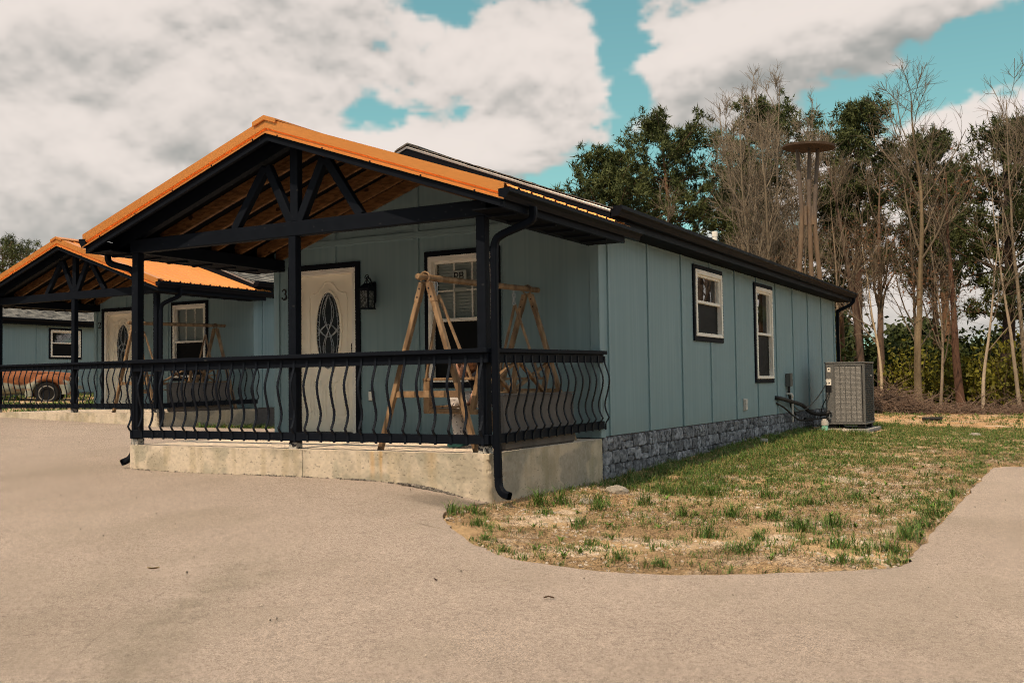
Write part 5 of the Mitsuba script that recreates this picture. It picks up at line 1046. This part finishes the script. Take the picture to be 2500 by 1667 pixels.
def pine(name, seed, x, y, top, r0, label, start=.42, width=2.3, whorls=15, per=6, clump=9, dens=30, lean=(0, 0), tone=1.0, dead=True, bark_=(.16, .095, .06), shape=None, group=None):
    rt = np.random.default_rng(seed); z0 = float(ground(x, y)); h = top-z0; k = thing(name, label, 'tree', group)
    p, r = grow(rt, (x, y, z0-.15), (lean[0], lean[1], 1), h+.1, r0, r0*.12, 18, .02, .006); r[0] *= 1.3
    m = tubes([(p, r)], 10); part(k, 'trunk', m, 'mat_bark', True, color=bark_col(rt, m, bark_, .4, 7.0))
    B, cc = [], []
    for wv in range(whorls):
        t = start+(1-start)*(wv+rt.uniform(-.3, .3))/whorls*.985; t = float(np.clip(t, start*.9, .99)); q = t*18; i = min(int(q), 17); b = p[i]+(p[i+1]-p[i])*(q-i); u = max((t-start)/(1-start), 0.0)
        prof = (shape(u) if shape else (.55+.75*u)*(1-u**2.6)+.16)
        for j in range(per):
            if rt.random() < .16: continue
            a = rt.random()*2*math.pi; l = width*prof*rt.uniform(.55, 1.18); d = np.array([math.cos(a), math.sin(a), rt.uniform(-.10, .30)+.35*u])
            p1, r1 = grow(rt, b, d, l, max(r[i]*.34, .012), .010, 6, .10, .055); B.append((p1, r1))
            for f in rt.uniform(.35, 1.0, clump):
                s = min(f*6, 5.999); ii = int(s); c = p1[ii]+(p1[ii+1]-p1[ii])*(s-ii); cc.append(c+rt.normal(0, .13+.03*l, 3)+[0, 0, .06])
    if dead:
        for _ in range(9):
            t = rt.uniform(.15, start); i = int(t*18); a = rt.random()*6.28; B.append(grow(rt, p[i], (math.cos(a), math.sin(a), rt.uniform(-.2, .2)), rt.uniform(.5, 1.6), .016, .006, 5, .14, -.02))
    m = tubes(B, 5); labels[part(k, 'branches', m, 'mat_bark', True, color=bark_col(rt, m, (.13, .085, .06)))] = {'kind': 'stuff'}
    cc = np.array(cc); n = len(cc)*dens; c = np.repeat(cc, dens, 0)+rt.normal(0, .075, (n, 3)); u = rt.normal(size=(n, 3))+[0, 0, .75]; u /= np.linalg.norm(u, axis=1, keepdims=True)
    w = np.cross(u, rt.normal(size=(n, 3))); w /= np.linalg.norm(w, axis=1, keepdims=True); L_ = rt.uniform(.13, .27, (n, 1)); wd = rt.uniform(.016, .034, (n, 1))
    V_ = np.stack([c-w*wd, c+w*wd, c+u*L_], 1).reshape(-1, 3); t = np.repeat(rt.random((len(cc), 1)), dens, 0)*.6+.4*rt.random((n, 1))
    col = (np.array([[.026, .040, .015]])*(1-t)+np.array([[.100, .122, .042]])*t)*tone
    labels[part(k, 'foliage', trimesh.Trimesh(V_, np.arange(3*n).reshape(-1, 3), process=False), 'mat_leaf', color=np.repeat(col, 3, 0))] = {'kind': 'stuff'}
    return k
rnd = lambda u: (1.0-abs(2*u-1)**2.4)*1.0+.18
pine('pine_tree', 1, -9.78, 23.0, 8.8, .17, 'leftmost dark pine of the wood, its crown rising just above the roof edge', .30, 2.05, 17, 7, 9, 30, shape=rnd, bark_=(.42, .17, .08), tone=1.05)
pine('pine_tree', 2, -8.15, 25.6, 10.5, .19, 'tall dark pine second from the left, partly behind bare grey branches', .34, 2.2, 17, 7, 9, 30, shape=rnd)
pine('pine_tree', 3, -5.6, 28.0, 10.9, .22, 'dense pine behind the broad many-stemmed bare tree', .40, 2.9, 16, 8, 9, 30, tone=1.15)
pine('pine_tree', 4, -2.5, 29.6, 10.8, .22, 'dark pine crown behind the round pole platform, to its right', .45, 2.3, 15, 7, 9, 30, bark_=(.09, .055, .045))
pine('pine_tree', 5, .45, 31.0, 9.9, .20, 'pine standing back between the two tall bare trunks on the right', .50, 1.9, 15, 6, 8, 28)
pine('pine_tree', 6, 2.66, 26.4, 9.3, .26, 'big dark pine with a thick black trunk near the right edge', .30, 2.3, 17, 6, 8, 30, bark_=(.055, .040, .036), tone=.95)
pine('pine_tree', 7, -7.2, 31.5, 9.6, .18, 'shorter pine filling the gap between the second pine and the dense pine', .30, 2.4, 14, 7, 9, 28)
pine('pine_tree', 8, -.4, 36.0, 8.8, .18, 'low pine far back among the trunks behind the air conditioner', .48, 2.2, 14, 6, 8, 26)
pine('pine_tree', 9, 5.6, 27.5, 10.5, .24, 'pine just beyond the right edge of the wood', .30, 2.2, 15, 6, 8, 26)
pine('pine_tree', 10, -50.7, 27.8, 9.3, .25, 'far pine top showing above the orange roof at the left edge', .35, 3.2, 14, 7, 9, 30, shape=rnd)
pine('pine_tree', 11, -3.9, 33.5, 9.0, .17, 'small dark pine in the depth of the wood behind the platform poles', .42, 2.1, 14, 6, 8, 26)
bare_tree('bare_tree', 21, -4.18, 22.7, 10.4, .095, 'broad bare tree with many grey stems spreading above the roof', 9, .30, spread=.50, kids=(15, 7, 6), wide=.215, lift=.10, bark_=(.205, .172, .130), twig=(.235, .200, .158), fan=.16)
bare_tree('bare_tree', 22, .54, 21.9, 9.1, .12, 'tall bare tree with pale mottled trunk right of the air conditioner', 1, .36, kids=(15, 7, 5), bark_=(.185, .145, .095), mottle=.85, lean=(-.005, 0), brown=.7)
bare_tree('bare_tree', 23, 1.55, 23.5, 6.9, .14, 'slender leaning tree with a dark reddish trunk', 1, .5, lean=(-.10, 0), kids=(9, 6, 4), bark_=(.13, .075, .055), brown=1.2)
bare_tree('bare_tree', 24, -1.63, 25.2, 8.2, .15, 'bare tree with dark trunk, left one of the close pair behind the air conditioner', 1, .34, kids=(13, 7, 5), bark_=(.14, .10, .08), lean=(-.02, 0), brown=1.5)
bare_tree('bare_tree', 25, -1.12, 25.5, 7.6, .15, 'bare tree with dark trunk, right one of the close pair behind the air conditioner', 1, .34, kids=(12, 7, 5), bark_=(.15, .105, .08), lean=(.02, 0))
bare_tree('bare_tree', 26, 3.30, 23.0, 8.8, .075, 'thin bare tree with long upswept branches at the right edge', 2, .40, kids=(11, 6, 5), wide=.42, bark_=(.24, .20, .15))
bare_tree('bare_tree', 28, -2.66, 21.5, 6.6, .065, 'bare tree with rusty twigs right behind the platform poles', 1, .32, kids=(11, 5, 4), wide=.34, brown=1.6, twig=(.19, .15, .115))
bare_tree('bare_tree', 29, -7.4, 22.6, 6.4, .06, 'bare bushy tree in front of the second pine', 1, .30, kids=(9, 5, 4), wide=.36, twig=(.22, .18, .14))
bare_tree('sapling', 31, 2.30, 21.1, 5.2, .055, 'pale crooked sapling left of the thick black pine trunk', 1, .3, kids=(7, 5, 3), bark_=(.38, .32, .25), wide=.30)
bare_tree('sapling', 32, 3.22, 21.6, 6.0, .06, 'pale sapling in front of the thick black pine trunk', 1, .35, kids=(7, 5, 3), bark_=(.36, .30, .23), lean=(-.09, 0))
bare_tree('sapling', 33, -.30, 20.4, 4.6, .05, 'forked pale sapling beside the brush pile', 1, .3, kids=(6, 4, 3), bark_=(.42, .34, .24), lean=(.06, 0), wide=.45)
bare_tree('sapling', 34, -1.75, 21.9, 6.4, .06, 'thin sapling just right of the cottage rear corner', 1, .2, kids=(10, 5, 4), bark_=(.24, .19, .14))
bare_tree('sapling', 35, 1.05, 22.4, 5.4, .05, 'thin sapling between the mottled trunk and the leaning tree', 1, .2, kids=(9, 5, 4), bark_=(.26, .21, .16), brown=.8)
bare_tree('sapling', 36, .1, 24.5, 7.2, .07, 'slim grey tree behind the mottled trunk', 1, .25, kids=(11, 6, 4), bark_=(.2, .16, .12), brown=1)
bare_tree('bare_tree', 37, -51.6, 27.0, 9.6, .14, 'bare twigs beside the far pine at the left edge', 2, .3, kids=(9, 6, 4))
# trees standing right of the yard, out of the picture but mirrored in the side windows
bare_tree('bare_tree', 38, 5.1, 19.3, 7.5, .16, 'bare tree right of the yard, mirrored in the side windows', 2, .25, kids=(12, 7, 4), bark_=(.10, .08, .07), twig=(.10, .08, .07))
bare_tree('bare_tree', 39, 6.0, 23.6, 8.5, .16, 'second bare tree right of the yard, farther back', 2, .25, kids=(12, 7, 4), bark_=(.10, .08, .07), twig=(.10, .08, .07))
# undergrowth
def bush(seed, x, y, r, h, n, col, label, name='bush', size=.10, grp=None):
    rt = np.random.default_rng(seed); z0 = float(ground(x, y)); k = thing(name, label, 'bush', grp)
    B = []; tips = []
    for i in range(26):
        a = rt.random()*6.28; p, q = grow(rt, (x+rt.normal(0, r*.25), y+rt.normal(0, r*.25), z0-.05), (math.cos(a)*.55*r, math.sin(a)*.55*r, h*.8), h*rt.uniform(.6, 1.1), .014, .005, 6, .16, .03); B.append((p, q)); tips += list(p[2:])
    m = tubes(B, 4); labels[part(k, 'stems', m, 'mat_bark', True, color=bark_col(rt, m, (.16, .12, .085)))] = {'kind': 'stuff'}
    t = np.array(tips); t = t[rt.integers(0, len(t), n)]; m, c = leaves(rt, t, size, col, 7, .20*r+.05); labels[part(k, 'leaves', m, 'mat_leaf', color=c)] = {'kind': 'stuff'}; return k
YG = ((.075, .080, .014), (.20, .195, .026)); DG = ((.022, .040, .012), (.07, .095, .028))
for i, (x, y, r, h, c, lab) in enumerate([(-.05, 24.6, 1.0, 1.9, YG, 'yellow green bush left of the mottled trunk'), (1.35, 26.2, 1.1, 1.8, YG, 'yellow green bush between the mottled trunk and the leaning tree'), (2.3, 27.0, 1.3, 1.7, YG, 'yellow green bush behind the pale crooked sapling'), (3.0, 24.8, 1.0, 2.2, YG, 'tall yellow green bush beside the thick black pine trunk'), (4.1, 26.5, 1.2, 1.6, YG, 'yellow green bush at the right edge of the wood'),
        (-1.3, 28.5, 1.6, 2.4, DG, 'dark green bush behind the air conditioner'), (.7, 29.5, 1.7, 2.3, DG, 'dark green bush deep in the wood behind the mottled trunk'), (2.2, 31.5, 1.9, 2.2, DG, 'dark green bush deep in the wood behind the leaning tree'), (4.4, 30.5, 2.0, 2.4, DG, 'dark green bush deep at the right edge of the wood')]):
    bush(60+i, x, y, r, h, 190 if c is YG else 520, c, lab, size=.085 if c is YG else .12)
def brush(seed, x, y, rx, ry, h, n):
    rt = np.random.default_rng(seed); B = []
    for i in range(n):
        a, q = rt.random()*6.28, math.sqrt(rt.random()); px, py = x+rx*q*math.cos(a), y+ry*q*math.sin(a); z0 = float(ground(px, py))
        b = rt.random()*6.28; L0 = rt.uniform(.35, 1.25); B.append(grow(rt, (px, py, z0+rt.uniform(0, h)*(1-q*.8)), (math.cos(b), math.sin(b), rt.uniform(-.25, .45)), L0, rt.uniform(.006, .014), .003, 4, .22, -.03))
    m = tubes(B, 4); return m, bark_col(rt, m, (.20, .145, .115), .3, 3.0)
m, c = brush(70, -.05, 19.9, 1.05, .75, .85, 900); k = thing('brush_pile', 'heap of dry grey brown brushwood right of the air conditioner', 'brush pile'); part(k, 'sticks', m, 'mat_bark', True, color=c)
labels[k+'__sticks'] = {'kind': 'stuff'}
m, c = brush(71, 2.2, 21.0, 3.2, .7, .22, 900); single('leaf_litter', m, 'mat_bark', 'dead sticks and stems lying along the edge of the wood', 'sticks', 'stuff', smooth=True, color=c)
# the wood and scrub farther off, one mass with an added ring behind the camera
def far_wood():
    rt = np.random.default_rng(90); ms, cs = [], []
    n = 150
    for i in range(n):
        x = rt.uniform(-62, 40); y = rt.uniform(44, 64) + (8 if abs(x) > 20 else 0); z0 = float(ground(x, y)); h = rt.uniform(1.8, 3.6)*(1.7 if x < -6 else 1.0)
        t = z0 + h*rt.random((260, 1))**.8; ra = (1.5-1.1*(t-z0)/h)*np.sqrt(rt.random((260, 1))); a = rt.random((260, 1))*6.28
        c0 = np.c_[x+ra*np.cos(a), y+ra*np.sin(a), t]; brown_ = rt.random() < .35
        m_, c_ = leaves(rt, c0, .30, ((.025, .042, .014), (.065, .085, .030)) if not brown_ else ((.085, .062, .045), (.15, .11, .08)), 2, .22); ms.append(m_); cs.append(c_)
    for i in range(84):            # unseen ring across the drive, added to darken the porch; windows mirror it
        a = math.radians(rt.uniform(168, 372)); R = rt.uniform(44, 60); x, y = 1+R*math.cos(a), -6+R*math.sin(a); z0 = float(ground(x, y)); h = rt.uniform(9, 15)
        t = z0 + h*rt.random((420, 1))**.8; ra = (4.2-3.2*(t-z0)/h)*np.sqrt(rt.random((420, 1))); b = rt.random((420, 1))*6.28
        m_, c_ = leaves(rt, np.c_[x+ra*np.cos(b), y+ra*np.sin(b), t], .60, ((.022, .038, .012), (.06, .08, .028)), 2, .3); ms.append(m_); cs.append(c_)
    return cat(ms), np.vstack(cs)
m, c = far_wood(); single('far_wood', m, 'mat_leaf', 'dark far-off wood and scrub closing the view behind the trees, with an added unseen tree ring darkening the porch', 'wood', 'stuff', color=c)
